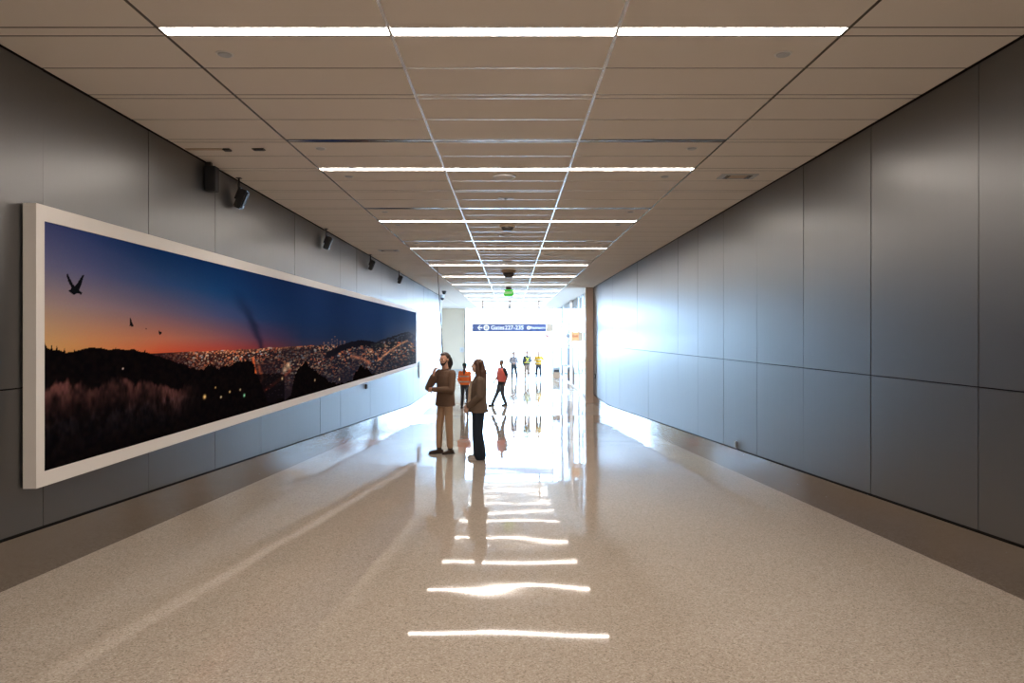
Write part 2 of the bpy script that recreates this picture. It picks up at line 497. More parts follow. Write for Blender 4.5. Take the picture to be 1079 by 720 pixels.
# round ceiling loudspeakers along the middle
proto = None
for i, (y, w) in enumerate(((8.52, 'second ceiling light'), (13.45, 'third ceiling light'), (18.35, 'fourth ceiling light'))):
    if proto is None:
        t = thing('ceiling_loudspeaker', '', 'loudspeaker')
        bm = bmesh.new(); lathe(bm, [(.105, -.006), (.118, -.022), (.135, -.020), (.142, 0), (.105, 0), (.105, -.006)], 32)
        obj('rim', bm, M['white'], t, True)
        bm = bmesh.new(); lathe(bm, [(0, -.004), (.104, -.004), (.104, 0)], 32)
        obj('grille', bm, M['lgrey'], t)
        proto = t
    else: t = dup(proto)
    t.location = (-.03, y, CEIL-.0003)
    t['group'] = 'round ceiling loudspeakers'
    t['label'] = 'white rimmed round ceiling loudspeaker just past the ' + w
# small flat sensor plates in the middle column
for y, w in ((9.85, 'between the second and third ceiling lights'),):
    t = thing('ceiling_sensor', 'small pale flat ceiling sensor ' + w, 'sensor', (-.02, y, CEIL-.0003))
    obj('plate', B((-.11, .11, -.05, .05, -.014, 0), bevel=.004), M['white'], t)
    bm = bmesh.new(); lathe(bm, [(0, -.032), (.02, -.028), (.03, -.0142), (0, -.0142)], 16)
    obj('lens', bm, M['lgrey'], t, True)
def detector(y, r, h, label):
    t = thing('smoke_detector', label, 'smoke detector', (-.01, y, CEIL-.0003))
    bm = bmesh.new(); lathe(bm, [(0, -h*.35), (r, -h*.35), (r*1.04, -h*.2), (r*1.04, 0), (0, 0)], 28)
    obj('base', bm, M['signtan'], t, False)
    bm = bmesh.new(); lathe(bm, [(0, -h), (r*.55, -h*.97), (r*.78, -h*.62), (r*.84, -h*.36), (0, -h*.36)], 28)
    obj('dome', bm, M['dark'], t, True)
    return t
detector(12.32, .13, .10, 'small ceiling detector hanging just past the third ceiling light')
detector(20.8, .20, .22, 'dark round ceiling dome between the fifth and sixth ceiling lights')
detector(38.6, .08, .12, 'tiny dark ceiling fitting above the hanging gate sign')
detector(43.0, .08, .30, 'tiny dark fitting hanging lowest from the ceiling before the end windows')
# rectangular ceiling registers
def register(x, y, w, d, label):
    t = thing('ceiling_register', label, 'air vent', (x, y, CEIL-.0003))
    bm = bmesh.new()
    box(bm, -w/2, w/2, -d/2, -d/2+.025, -.012, 0); box(bm, -w/2, w/2, d/2-.025, d/2, -.012, 0)
    box(bm, -w/2, -w/2+.06, -d/2+.0251, d/2-.0251, -.012, 0); box(bm, w/2-.06, w/2, -d/2+.0251, d/2-.0251, -.012, 0)
    obj('frame', bm, M['lgrey'], t)
    obj('core', B((-w/2+.0605, w/2-.0605, -d/2+.0255, d/2-.0255, -.006, -.001)), M['signtan'], t)
    for sx in (-1, 1):
        bm = bmesh.new()
        for i in range(5):
            xa, xb = sorted((sx*(w/2-.061-i*.012), sx*(w/2-.066-i*.012)))
            box(bm, xa, xb, -d/2+.026, d/2-.026, -.014, -.0062)
        obj('louvre', bm, M['steel'], t)
register(2.80, 8.53, .44, .24, 'rectangular air register in the ceiling beside the right wall')
register(-2.72, 15.95, .46, .24, 'rectangular air register in the ceiling near the left wall with shining ends')
register(1.30, 26.0, .46, .20, 'small ceiling register in the right of the middle columns, far along')
t = thing('ceiling_access_slot', 'narrow recessed slot in the ceiling next to the left wall', 'ceiling fitting', (-3.10, 7.29, CEIL-.0003))
obj('cover', B((-.22, .16, -.03, .03, -.006, 0)), M['signtan'], t)
obj('connector', B((.165, .24, -.035, .035, -.020, 0), bevel=.004), M['dark'], t)
t = thing('ceiling_socket', 'small dark rectangular socket in the ceiling left of the nearest slot vent', 'ceiling fitting', (-2.57, 7.29, CEIL-.0003))
obj('plate', B((-.06, .06, -.035, .035, -.010, 0)), M['dark'], t)
obj('port', B((-.045, -.015, -.02, .02, -.016, -.0101), (-.01, .02, -.02, .02, -.016, -.0101), (.025, .05, -.02, .02, -.016, -.0101)), M['black'], t)
# small cameras at the corner of the side hall
for x, y, z, lab in ((-2.82, 30.3, CEIL, 'small dark ceiling camera near the far end of the left wall'), (-3.18, 33.2, CEIL-.1, 'lower small grey camera at the far corner of the left wall')):
    t = thing('security_camera', lab, 'camera', (x, y, z-.0003))
    bm = bmesh.new(); lathe(bm, [(0, -.05), (.09, -.05), (.10, -.03), (.10, 0 if z == CEIL else .1), (0, 0 if z == CEIL else .1)], 20)
    obj('mount', bm, M['dark'] if z == CEIL else M['lgrey'], t)
    bm = bmesh.new(); lathe(bm, [(0, -.16), (.05, -.145), (.078, -.10), (.082, -.0505), (0, -.0505)], 20)
    obj('dome', bm, M['black'], t, True)

# ================================================================== GREEN EXIT SIGN
t = thing('exit_sign', 'glowing green exit sign hanging from the ceiling in the middle of the corridor', 'exit sign', (-.03, 27.9, CEIL-.0003))
obj('canopy', B((-.11, .11, -.06, .06, -.10, 0), bevel=.008), M['dark'], t)
bm = bmesh.new(); box(bm, -.185, .185, -.02, .02, -.36, -.1005, bevel=.006)
obj('lit_panel', bm, M['green'], t)
def text_bm(s, size, depth=.004, bold=.0):
    cu = bpy.data.curves.new('t', 'FONT'); cu.body = s; cu.size = size; cu.align_x = 'CENTER'; cu.align_y = 'CENTER'
    cu.extrude = depth; cu.offset = bold
    o = bpy.data.objects.new('t', cu); COL.objects.link(o)
    bpy.context.view_layer.update()
    me = bpy.data.meshes.new_from_object(o.evaluated_get(bpy.context.evaluated_depsgraph_get()))
    bpy.data.objects.remove(o); bpy.data.curves.remove(cu)
    bm = bmesh.new(); bm.from_mesh(me); bpy.data.meshes.remove(me)
    bmesh.ops.transform(bm, matrix=Matrix.Rotation(pi/2, 4, 'X'), verts=bm.verts)   # stands facing -Y
    return bm
def move(bm, v):
    bmesh.ops.translate(bm, vec=v, verts=bm.verts); return bm
obj('lettering', move(text_bm('EXIT', .15, .002, .002), (0, -.0225, -.23)), M['signwhite'], t)

# ================================================================== HANGING GATE SIGN
SY = 38.0
t = thing('hanging_sign', 'long navy hanging sign pointing left to the gates and restrooms', 'sign', (0.045, SY, 2.905))
obj('sign_body', B((-2.05, 1.935, 0, .16, 0, .462), bevel=.008), M['signblue'], t)
obj('end_panel', B((1.945, 2.26, 0, .16, 0, .462), bevel=.006), M['signtan'], t)
obj('edge_cap', B((-2.085, -2.052, -.003, .163, -.003, .465)), M['signtan'], t)
for x in (-1.50, 1.54):
    bm = bmesh.new(); tube(bm, [(x, .08, .463), (x, .08, CEIL-2.905-.0)], .034, 8)
    obj('rod', bm, M['dark'], t, True)
# arrow
bm = bmesh.new()
cz = .231
def poly(bm, pts, y0=-.006, y1=-.0005):
    a = [bm.verts.new((x, y0, z)) for x, z in pts]; b = [bm.verts.new((x, y1, z)) for x, z in pts]
    bm.faces.new(a); bm.faces.new(list(reversed(b)))
    for i in range(len(pts)):
        j = (i+1) % len(pts); bm.faces.new((a[j], a[i], b[i], b[j]))
    bmesh.ops.recalc_face_normals(bm, faces=bm.faces)
ax = -1.80
poly(bm, [(ax, cz), (ax+.13, cz+.14), (ax+.19, cz+.14), (ax+.10, cz+.035), (ax+.28, cz+.035), (ax+.28, cz-.035), (ax+.10, cz-.035), (ax+.19, cz-.14), (ax+.13, cz-.14)])
obj('arrow', bm, M['signwhite'], t)
def ring_xz(bm, cx, cz, r0, r1, n=28, y0=-.006, y1=-.0005):
    for i in range(n):
        a, b = 2*pi*i/n, 2*pi*(i+1)/n
        poly(bm, [(cx+r0*cos(a), cz+r0*sin(a)), (cx+r1*cos(a), cz+r1*sin(a)), (cx+r1*cos(b), cz+r1*sin(b)), (cx+r0*cos(b), cz+r0*sin(b))], y0, y1)
bm = bmesh.new(); gx = -1.31
poly(bm, [(gx+.155*cos(2*pi*i/28), cz+.155*sin(2*pi*i/28)) for i in range(28)])
ic = obj('gate_icon', bm, M['signyellow'], t)
bm = bmesh.new(); ring_xz(bm, 0, 0, .055, .085, 20, -.009, -.0065)
poly(bm, [(-.075, -.055), (-.055, -.075), (.075, .055), (.055, .075)], -.0115, -.0092)
o_ = obj('pictogram', move(bm, (gx, 0, cz)), M['signblue'], ic)
obj('lettering', move(text_bm('Gates', .31, .0025, .006), (-.70, -.004, cz)), M['signwhite'], t)
obj('lettering', move(text_bm('227-235', .31, .0025, .006), (.20, -.004, cz)), M['signwhite'], t)
bm = bmesh.new(); rx_ = .98
poly(bm, [(rx_+.10*cos(2*pi*i/24), cz+.10*sin(2*pi*i/24)) for i in range(24)])
ic = obj('restroom_icon', bm, M['signwhite'], t)
bm = bmesh.new()
for dx in (-.035, .035):
    poly(bm, [(rx_+dx-.012, cz-.06), (rx_+dx+.012, cz-.06), (rx_+dx+.02, cz+.025), (rx_+dx-.02, cz+.025)], -.009, -.0065)
    poly(bm, [(rx_+dx+.014*cos(2*pi*i/10), cz+.047+.014*sin(2*pi*i/10)) for i in range(10)], -.009, -.0065)
obj('pictogram', bm, M['signblue'], ic)
obj('lettering', move(text_bm('Restrooms', .185, .0025, .004), (1.48, -.004, cz)), M['signwhite'], t)

# ================================================================== ORANGE EXIT SIGN ON THE RIGHT
t = thing('wall_sign', 'orange box sign with red lettering beside the bronze post on the right', 'sign', (3.12, 33.0, 2.44), R(-8))
obj('sign_face', B((-.20, .13, -.09, -.075, 0, .45), bevel=.003), M['orange'], t)
obj('side_panel', B((.132, .30, -.088, .09, 0, .45), bevel=.003), M['signtan'], t)
obj('casing', B((-.20, .1315, -.0748, .09, 0, .45)), M['signtan'], t)
obj('lettering', move(text_bm('Exit', .17, .0015, .004), (-.03, -.092, .25)), M['red'], t)
obj('rule', B((-.16, .09, -.0935, -.0905, .045, .07)), M['signtan'], t)
obj('bracket', B((.25, .29, -.05, .05, .452, CEIL-2.44-.001)), M['mullion'], t)

# ================================================================== SMALL SIGN STICKER ON THE GLASS, BIN, BARRIER
t = thing('window_sign', 'tiny round red and white notice on the end glazing below the hanging sign', 'sign', (2.63, Y_FAR+.04, 2.70))
bm = bmesh.new(); poly(bm, [(.17*cos(2*pi*i/24), .17*sin(2*pi*i/24)) for i in range(24)], -.004, .0); obj('disc', bm, M['signwhite'], t)
bm = bmesh.new(); ring_xz(bm, 0, 0, .11, .16, 24, -.008, -.0045); poly(bm, [(-.10, .06), (-.06, .10), (.10, -.06), (.06, -.10)], -.0115, -.0085); obj('symbol', bm, M['red'], t)

t = thing('waste_bin', 'brown and grey box shaped bin standing by the right hand glazing', 'bin', (2.93, 44.2, 0))
obj('body', B((-.21, .21, -.22, .22, 0.03, .42), bevel=.012), M['wood'], t)
obj('plinth', B((-.19, .19, -.20, .20, 0, .0295)), M['dark'], t)
obj('opening', B((-.17, .17, -.20, .20, .4205, .58)), M['black'], t)
obj('lid', B((-.21, .21, -.22, .22, .5805, .74), bevel=.012), M['grey'], t)
for xa, ya in ((-.21, -.22), (.175, -.22), (-.21, .18), (.175, .18)): obj('post', B((xa, xa+.035, ya, ya+.04, .4205, .58)), M['grey'], t)

t = thing('trestle_barrier', 'grey crossed leg trestle standing outside beyond the windows', 'barrier', (.70, 55.0, -.02))
def beam(p, q, w):
    bm = bmesh.new(); p, q = Vector(p), Vector(q); d = (q-p); L_ = d.length
    box(bm, -w/2, w/2, -w/2, w/2, 0, L_); bmesh.ops.transform(bm, matrix=Matrix.Translation(p) @ d.to_track_quat('Z', 'Y').to_matrix().to_4x4(), verts=bm.verts); return bm
obj('leg', beam((-.28, -.05, 0.03), (.24, -.05, .86), .09), M['slate'], t)
obj('leg', beam((.28, .05, 0.03), (-.24, .05, .86), .09), M['slate'], t)
obj('bar', B((-.06, .06, -.4, .4, .86, .95)), M['slate'], t)

# ================================================================== WALL FITTINGS
t = thing('wall_socket', 'small silver socket low on the right wall just above the skirting', 'socket', (W+.003, 10.3, 1.105))
obj('plate', B((-.008, 0, -.035, .035, -.055, .055), bevel=.002), M['steel'], t)
obj('cover', B((-.030, -.0082, -.028, .028, -.045, .045), bevel=.006), M['grey'], t)
t = thing('wall_box', 'small dark box on the left wall under the far half of the mural', 'socket', (-W-.003, 16.55, 1.50))
obj('box', B((0, .03, -.07, .07, -.05, .06), bevel=.004), M['dark'], t)
obj('lid', B((.0302, .036, -.055, .055, -.035, .045)), M['black'], t)
t = thing('wall_plaque', 'pale grey plaque on the left wall just past the end of the mural', 'plaque', (-W+.0, 26.4, 1.42))
obj('plate', B((0, .03, -.45, .45, -.28, .30), bevel=.004), M['lgrey'], t)
obj('print', B((.0302, .032, -.40, .40, -.24, .26)), mat('grey text panel', (.40, .42, .44), .5), t)
t = thing('door_reader', 'small dark card reader at the far end of the right wall', 'card reader', (W+.001, 27.5, 1.12))
obj('case', B((-.03, 0, -.10, .10, -.09, .09), bevel=.006), M['black'], t)
obj('key_pad', B((-.034, -.0302, -.07, .07, -.06, .06)), M['grey'], t)
t = thing('light_switch', 'small grey switch plate on the beige end wall', 'switch', (-3.42, Y_FAR-.001, 1.70))
obj('plate', B((-.14, .14, -.02, 0, -.17, .17), bevel=.005), M['lgrey'], t)
obj('rocker', B((-.05, .05, -.035, -.0205, -.09, .09), bevel=.004), M['grey'], t)

# ---- black loudspeakers above the mural
t = thing('wall_loudspeaker', 'upright black box loudspeaker fixed high on the left wall, nearest of the row', 'loudspeaker', (-W, 7.85, 4.315), 0)
obj('cabinet', B((.002, .125, -.05, .06, 0, .275), bevel=.006), M['black'], t)
obj('grille', B((.01, .117, -.056, -.0505, .012, .262)), M['grille'], t)
obj('bracket', B((-.001, .06, -.02, .03, .2755, CEIL-4.315)), M['dark'], t)
def hang_speaker(y, label):
    t = thing('hanging_loudspeaker', label, 'loudspeaker', (-W+.10, y, CEIL))
    bm = bmesh.new(); tube(bm, [(-.03, 0, 0), (-.03, 0, -.16)], .013, 8); box(bm, -.06, 0, -.03, .03, -.008, -.0005)
    obj('stem', bm, M['black'], t)
    mt = Matrix.Translation((.0, 0, -.255)) @ Matrix.Rotation(R(22), 4, 'Y') @ Matrix.Rotation(R(8), 4, 'Z')
    bm = bmesh.new(); box(bm, -.045, .05, -.06, .06, -.125, .115, bevel=.012, mtx=None)
    bmesh.ops.transform(bm, matrix=mt, verts=bm.verts); obj('cabinet', bm, M['black'], t)
    bm = bmesh.new(); box(bm, .0505, .058, -.05, .05, -.11, .10); bmesh.ops.transform(bm, matrix=mt, verts=bm.verts); obj('grille', bm, M['grille'], t)
    bm = bmesh.new(); box(bm, -.075, -.0455, -.02, .02, -.03, .125); bmesh.ops.transform(bm, matrix=mt, verts=bm.verts); obj('yoke', bm, M['black'], t)
    bm = bmesh.new(); lathe(bm, [(0, 0), (.018, 0), (.018, .004), (0, .004)], 14)
    bmesh.ops.transform(bm, matrix=mt @ Matrix.Translation((.059, 0, -.09)) @ Matrix.Rotation(pi/2, 4, 'Y'), verts=bm.verts); obj('badge', bm, M['grey'], t)
    return t
for y, lab in ((8.62, 'tilted black loudspeaker on a stem just beyond the upright one, above the mural'),
               (12.70, 'tilted black loudspeaker on a stem above the middle of the mural, third from the viewer'),
               (16.72, 'tilted black loudspeaker on a stem second from the far end of the row'),
               (21.0, 'tilted black loudspeaker on a stem farthest along the left wall')):
    o = hang_speaker(y, lab); o['group'] = 'hanging loudspeakers along the left wall'

# ================================================================== THE MURAL
FXR = -3.30                          # front plane relative to the camera
fx = FXR + CAMX
yA, yB = 4.885, 24.9
zT, zB = CAMZ + .925, CAMZ - 1.065
t = thing('framed_mural', 'very long white framed panoramic print of a city at dusk on the left wall', 'picture', (-W, yA, zB))
def L3(p): return (p[0]+W, p[1]-yA, p[2]-zB)
def boxw(bm, x0, x1, y0, y1, z0, z1, bevel=0):
    a = L3((x0, y0, z0)); b = L3((x1, y1, z1)); box(bm, a[0], b[0], a[1], b[1], a[2], b[2], bevel=bevel)
iyA, iyB = 4.973, 24.55
izT, izB = CAMZ + .813, CAMZ - .961
bm = bmesh.new()
boxw(bm, -W+.012, fx, yA, iyA, zB, zT); boxw(bm, -W+.012, fx, iyB, yB, zB, zT)
boxw(bm, -W+.012, fx, iyA, iyB, izT, zT); boxw(bm, -W+.012, fx, iyA, iyB, zB, izB)
obj('frame', bm, M['frame'], t)
bm = bmesh.new(); boxw(bm, -W-.002, -W+.0119, yA+.03, yB-.03, zB+.03, zT-.03); obj('mount', bm, M['gap'], t)

NX, NV = 620, 300
xs_scr = np.linspace(47.0, 538 + FXR*F/(iyB), NX)          # even on the photo, so dense near the viewer
yy = -FXR*F/(538-xs_scr)
yy[0], yy[-1] = iyA, iyB
sx_ = yy - iyA                                              # metres along the print
vz = np.linspace(izB, izT, NV) - CAMZ                       # metres relative to eye level
SX, VZ = np.meshgrid(sx_, vz, indexing='ij')
def lerp_tab(x, xs, cols):
    cols = np.array(cols, float); return np.stack([np.interp(x, xs, cols[:, i]) for i in range(3)], -1)
def vnoise(n, seed, x):
    r = np.random.default_rng(seed).random(4096); i = np.floor(x*n).astype(int); f = x*n-i; f = f*f*(3-2*f)
    return r[i % 4096]*(1-f) + r[(i+1) % 4096]*f
def vnoise2(fx_, fy_, seed, X, Y):
    r = np.random.default_rng(seed).random((512, 512)); a = X*fx_; b = Y*fy_
    i = np.floor(a).astype(int); j = np.floor(b).astype(int); u = a-i; v = b-j; u = u*u*(3-2*u); v = v*v*(3-2*v)
    g = lambda p, q: r[p % 512, q % 512]
    return (g(i,j)*(1-u)+g(i+1,j)*u)*(1-v) + (g(i,j+1)*(1-u)+g(i+1,j+1)*u)*v
ST = [0, .6, 1.66, 3.0, 4.3, 6.2, 9.0, 13, 19.6]
top  = [(58,60,100),(42,54,100),(20,46,92),(17,42,86),(24,44,88),(27,44,86),(30,48,90),(36,56,98),(50,70,110)]
midu = [(92,86,114),(82,80,116),(52,70,114),(28,60,108),(26,50,96),(27,45,86),(30,47,88),(36,55,97),(60,78,112)]
mid  = [(146,118,116),(138,110,118),(112,90,110),(72,74,112),(40,58,102),(28,46,86),(31,47,86),(38,56,96),(80,90,115)]
low  = [(186,136,96),(190,124,90),(182,104,84),(138,82,86),(86,58,86),(36,46,80),(34,47,80),(42,56,90),(110,105,110)]
hor  = [(198,142,82),(204,126,74),(200,84,56),(172,66,58),(122,52,62),(52,48,72),(42,48,74),(46,56,84),(120,110,108)]
skyv = np.clip((VZ + .16)/(.813+.16), 0, 1)
lv = [lerp_tab(SX, ST, c) for c in (hor, low, mid, midu, top)]
brk = [0, .14, .40, .68, 1.0]
sky = np.zeros(SX.shape + (3,))
for a in range(4):
    w = np.clip((skyv-brk[a])/(brk[a+1]-brk[a]), 0, 1)[..., None]
    m_ = ((skyv >= brk[a]) & (skyv <= brk[a+1]))[..., None]
    sky = np.where(m_, lv[a]*(1-w)+lv[a+1]*w, sky)
# dark smoke column leaning left
pc = 4.35 - .72*np.clip((VZ+.16)/.62, 0, 1.3)**1.25
pw = .05 + .12*np.clip((VZ+.16)/.6, 0, 1.3) + .06*vnoise(9, 3, VZ+5)
plume = np.exp(-((SX-pc-.05*(vnoise(14, 5, VZ+3)-.5))/pw)**2) * np.clip((.60-VZ)/.45, 0, 1) * (VZ > -.17)
img = sky*(1-.55*plume[..., None]) + np.array((18, 24, 48))*(.55*plume[..., None])
# plain of city lights under the horizon
hz = -.163 + .012*(vnoise(3, 8, SX)-.5)
hz = np.where(SX < 1.2, -.30, hz)
land = VZ < hz
base = lerp_tab(SX, ST, [(20,14,18),(22,14,18),(46,22,26),(50,26,30),(38,26,34),(34,28,38),(34,32,46),(38,40,56),(70,72,84)])
img = np.where(land[..., None], base, img)
# lights: cells in print space that get denser toward the horizon
dep = np.clip((hz - VZ), 0, 1)
lights = np.zeros(SX.shape); warm = np.zeros(SX.shape)
PXU = np.broadcast_to(xs_scr[:, None], SX.shape); PXV = VZ*F/(SX+iyA)
for (fx_, fy_, sd, thr) in ((.95, 1.1, 11, .80), (.6, .75, 12, .84), (.42, .5, 13, .90)):
    r = np.random.default_rng(sd).random((1024, 1024)); r2 = np.random.default_rng(sd+50).random((1024, 1024))
    j = np.floor((PXV+300)*fy_).astype(int) % 1024; i = np.floor(PXU*fx_ + .37*(j % 5)).astype(int) % 1024
    hit = r[i, j] > thr
    lights = np.where(hit, np.maximum(lights, .35+.65*r2[i, j]), lights); warm = np.where(hit, r2[j, i], warm)
dens = np.clip(1.25 - dep/np.interp(SX, [1.2, 3, 6, 10, 14, 19], [.14, .26, .60, .80, .85, .80]), 0, 1)
dens *= np.clip((SX-1.3)/.8, 0, 1)*np.clip((20.5-SX)/2.0, 0, 1)
dens *= .30 + .95*vnoise2(1.1, 9, 21, SX, VZ+3)
lc = np.stack([np.interp(warm, [0,.45,.8,1], [255,255,245,190]), np.interp(warm, [0,.45,.8,1], [120,165,215,205]), np.interp(warm, [0,.45,.8,1], [80,115,185,235])], -1)
k = (lights*dens*land)[..., None]
img = img*(1-.85*k) + lc*(.85*k)
glow = np.exp(-(dep/.035)**2)*land*np.clip((SX-1.8)/.9, 0, 1)*np.clip((7.5-SX)/2.5, 0, 1)
g1 = (glow*(.25+.6*vnoise(26, 31, SX)))[..., None]
img = img*(1-.6*g1) + np.array((250, 140, 95))*(.6*g1)
# towers of the distant centre
for c, w_, h_ in ((8.05,.04,.09),(8.25,.035,.14),(8.45,.05,.08),(7.8,.05,.06),(8.7,.06,.06),(7.5,.05,.04),(9.0,.06,.05)):
    mk = (np.abs(SX-c) < w_) & (VZ < -.15+h_) & (VZ > -.24)
    bl = (vnoise2(40, 60, 41, SX, VZ+2) > .62)
    img = np.where(mk[..., None], np.where(bl[..., None], np.array((140, 105, 95)), np.array((46, 50, 76))), img)
# bright avenues
def streak(pts, w0, col, amp):
    global img
    d = np.full(SX.shape, 9.)
    for (a, b), (c, e) in zip(pts, pts[1:]):
        ar = 1.9
        ux, uy = (c-a)/ar, e-b; L2 = ux*ux+uy*uy
        px, py = (SX-a)/ar, VZ-b; tt = np.clip((px*ux+py*uy)/L2, 0, 1)
        d = np.minimum(d, np.hypot(px-tt*ux, py-tt*uy))
    k = (amp*np.exp(-(d/w0)**2)*(.45+.75*vnoise2(14, 30, 61, SX, VZ+2)))[..., None]
    k = np.clip(k, 0, 1); img = img*(1-k) + np.array(col)*k
# hills on the right: dark ridge then a lit slope
r1 = np.interp(SX, [7.6, 8.6, 9.6, 10.6, 11.6, 12.6, 13.2], [-.30, -.19, -.12, -.09, -.12, -.18, -.22]) + .018*(vnoise(9, 71, SX)-.5)
r2 = np.interp(SX, [11.6, 13, 14.5, 16, 17.4, 18.2, 19.6], [-.20, -.10, -.03, .06, .13, .12, -.02]) + .03*(vnoise(6, 72, SX)-.5)
m1 = (VZ < r1) & (VZ > r1-.10-.05*vnoise(7, 73, SX)) & (SX > 7.6) & (SX < 13.4)
img = np.where(m1[..., None], np.array((24, 22, 32)), img)
m2 = (VZ < r2) & (VZ > -.35) & (SX > 11.6)
keep = (lights > .0) & (vnoise2(2.4, 12, 75, SX, VZ+2) > .30) & (VZ < r2-.05)
img = np.where(m2[..., None], np.where(keep[..., None], np.maximum(img*.95, 60), lerp_tab(SX, [11.6, 15, 17, 19.6], [(34,34,44),(42,42,52),(58,60,74),(88,90,108)])), img)
streak([(4.05, -.30), (4.15, -.52), (3.95, -.78)], .022, (255, 110, 60), .95)
streak([(4.25, -.40), (4.38, -.55), (4.2, -.70)], .03, (190, 90, 60), .6)
streak([(3.6, -.86), (4.7, -.70), (5.6, -.52)], .025, (150, 62, 50), .75)
streak([(12.5, -.62), (14.2, -.42), (16.4, -.22), (17.6, -.16)], .03, (245, 160, 120), .75)
streak([(9.6, -.42), (10.8, -.52), (11.6, -.66)], .04, (235, 140, 105), .7)
streak([(5.3, -.50), (5.5, -.44)], .05, (255, 215, 180), .75)
# near dark ridges, trees
hillA = np.interp(SX, [0, .12, .25, .6, .9, 1.2, 1.7, 2.3, 2.9, 3.3, 3.8, 4.2, 4.9, 6, 20], [-.075, -.10, -.13, -.085, -.115, -.125, -.20, -.33, -.42, -.44, -.36, -.50, -1.2, -1.2, -1.2])
hillA = hillA + .02*(vnoise(11, 81, SX)-.5) + .035*np.clip(vnoise(34, 82, SX)-.74, 0, 1)*4*(SX < 1.9)
hillB = np.interp(SX, [0, 1.8, 2.2, 2.6, 3.1, 3.7, 4.1, 4.4, 20], [-2, -2, -.45, -.36, -.34, -.30, -.36, -2, -2]) + .07*(vnoise(7, 83, SX)-.5) + .03*(vnoise(40, 84, SX)-.5)
hillC = np.interp(SX, [0, 5.3, 5.8, 6.3, 6.7, 7.3, 8.2, 9.6, 10.0, 10.6, 11.4, 12.2, 13.0, 20], [-2, -1.2, -.62, -.42, -.52, -.70, -.88, -1.0, -.80, -.68, -.78, -1.0, -2, -2]) + .08*(vnoise(5, 85, SX)-.5) + .03*(vnoise(26, 86, SX)-.5)
nearT = np.interp(SX, [0, 2, 3, 4.5, 7, 10, 20], [-.6, -.62, -.80, -.92, -.93, -.95, -.955]) + .06*(vnoise(9, 87, SX)-.5)
dk = np.array((7, 5, 8))
low_dark = (VZ < -.5) & (SX < 4.1)
blend = np.clip((-.42-VZ)/.15, 0, 1)*np.clip((6.5-SX)/2, 0, 1)
sparse = (lights > .9) & (vnoise2(3, 9, 88, SX, VZ+2) > .6)
img = np.where((blend > .6)[..., None] & ~sparse[..., None], img*.35+dk*.65, img)
for hh in (hillA, hillB, hillC, nearT):
    img = np.where((VZ < hh)[..., None], dk + np.array((10, 6, 4))*vnoise2(18, 30, 90, SX, VZ+2)[..., None], img)
# scattered house lights in the dark foreground trees
for (a, b, w_, col) in ((2.62,-.66,.035,(255,190,120)),(3.05,-.70,.02,(240,200,160)),(3.3,-.66,.02,(255,190,130)),(3.75,-.74,.03,(150,240,180)),(3.62,-.66,.02,(230,190,150)),(1.02,-.28,.012,(240,200,190)),(2.9,-.58,.015,(250,180,110)),(5.2,-.62,.03,(255,200,150)),(6.9,-.75,.03,(240,190,150)),(8.6,-.84,.04,(235,200,170))):
    k = np.clip(1.3*np.exp(-(((SX-a)/1.5)**2+(VZ-b)**2)/(.62*w_)**2), 0, 1)[..., None]; img = img*(1-k) + np.array(col)*k
# reddish brush in front
gt = -.42 + .10*(vnoise(5, 91, SX)-.5) - .12*np.clip((SX-1.0)/1.0, 0, 2)
LNX = SX + .25*(VZ+.5)*(vnoise(3, 97, SX)-.5)
st = vnoise2(15, 13, 92, LNX, VZ+2)*.45 + vnoise2(42, 26, 93, LNX, VZ+2)*.30 + vnoise2(7, 6, 96, SX, VZ+2)*.25
bk_ = np.clip((gt+.10*st-VZ)/.04, 0, 1)*np.clip(1-(gt-VZ)/.26, 0, 1)*np.clip((2.6-SX)/.7, 0, 1)*np.clip(st*1.5-.15, 0, 1)*(.5+.6*vnoise(4, 95, SX))
img = img + np.array((88, 50, 46))*bk_[..., None]
bk2 = np.clip((-.66+.12*st-VZ)/.05, 0, 1)*np.clip(1-(-.66-VZ)/.24, 0, 1)*np.clip((2.6-SX)/.8, 0, 1)*np.clip(st*1.6-.55, 0, 1)
img = img + np.array((22, 20, 24))*bk2[..., None]
# birds
def pip(poly_):
    ins = np.zeros(SX.shape, bool); n = len(poly_)
    for i in range(n):
        (x1, y1), (x2, y2) = poly_[i], poly_[(i+1) % n]
        c = ((y1 > VZ) != (y2 > VZ)) & (SX < (x2-x1)*(VZ-y1)/((y2-y1) or 1e-9)+x1); ins ^= c
    return ins
def scr(pts):   # outline read off the print where it hangs
    out = []
    for x, y in pts:
        d = -FXR*F/(538-x); out.append((d-iyA, (354-y)/F*d))
    return out
birds = [[(72.2,287.8),(74.2,292),(78,299.5),(80,301.5),(83.5,297),(87.5,290.5),(90,289.3),(88.5,294),(86.5,301),(84.5,306),(87.8,308.8),(86.8,310.4),(82.5,309.2),(79,311),(76.3,309.3),(73.3,306.5),(75.5,305),(76.6,303.4),(73,297),(71.2,290.5)],
         [(137.6,334.5),(138.6,335),(140,339.5),(141.6,343.3),(141,344.8),(138.5,343.6),(136.7,343.8),(138,341.5)],
         [(168.4,348.0),(169.4,349.4),(171.6,350.2),(170.6,352.4),(169.2,353),(168.2,351)],
         [(154.4,346.2),(155.6,346),(155.8,347.2),(154.8,347.6)]]
for bd in birds: img = np.where(pip(scr(bd))[..., None], np.array((15, 15, 20)), img)
img = img + rng.normal(0, 1.2, img.shape)
img = np.clip(img, 3, 255)/255.
lin = np.where(img <= .04045, img/12.92, ((img+.055)/1.055)**2.4)
lin = np.clip(lin*np.array((1.22, 1.42, 1.38)), 0, .95)
xp = fx - .008
verts = np.stack([np.full(SX.shape, xp + W), SX + iyA - yA, VZ + CAMZ - zB], -1).reshape(-1, 3)
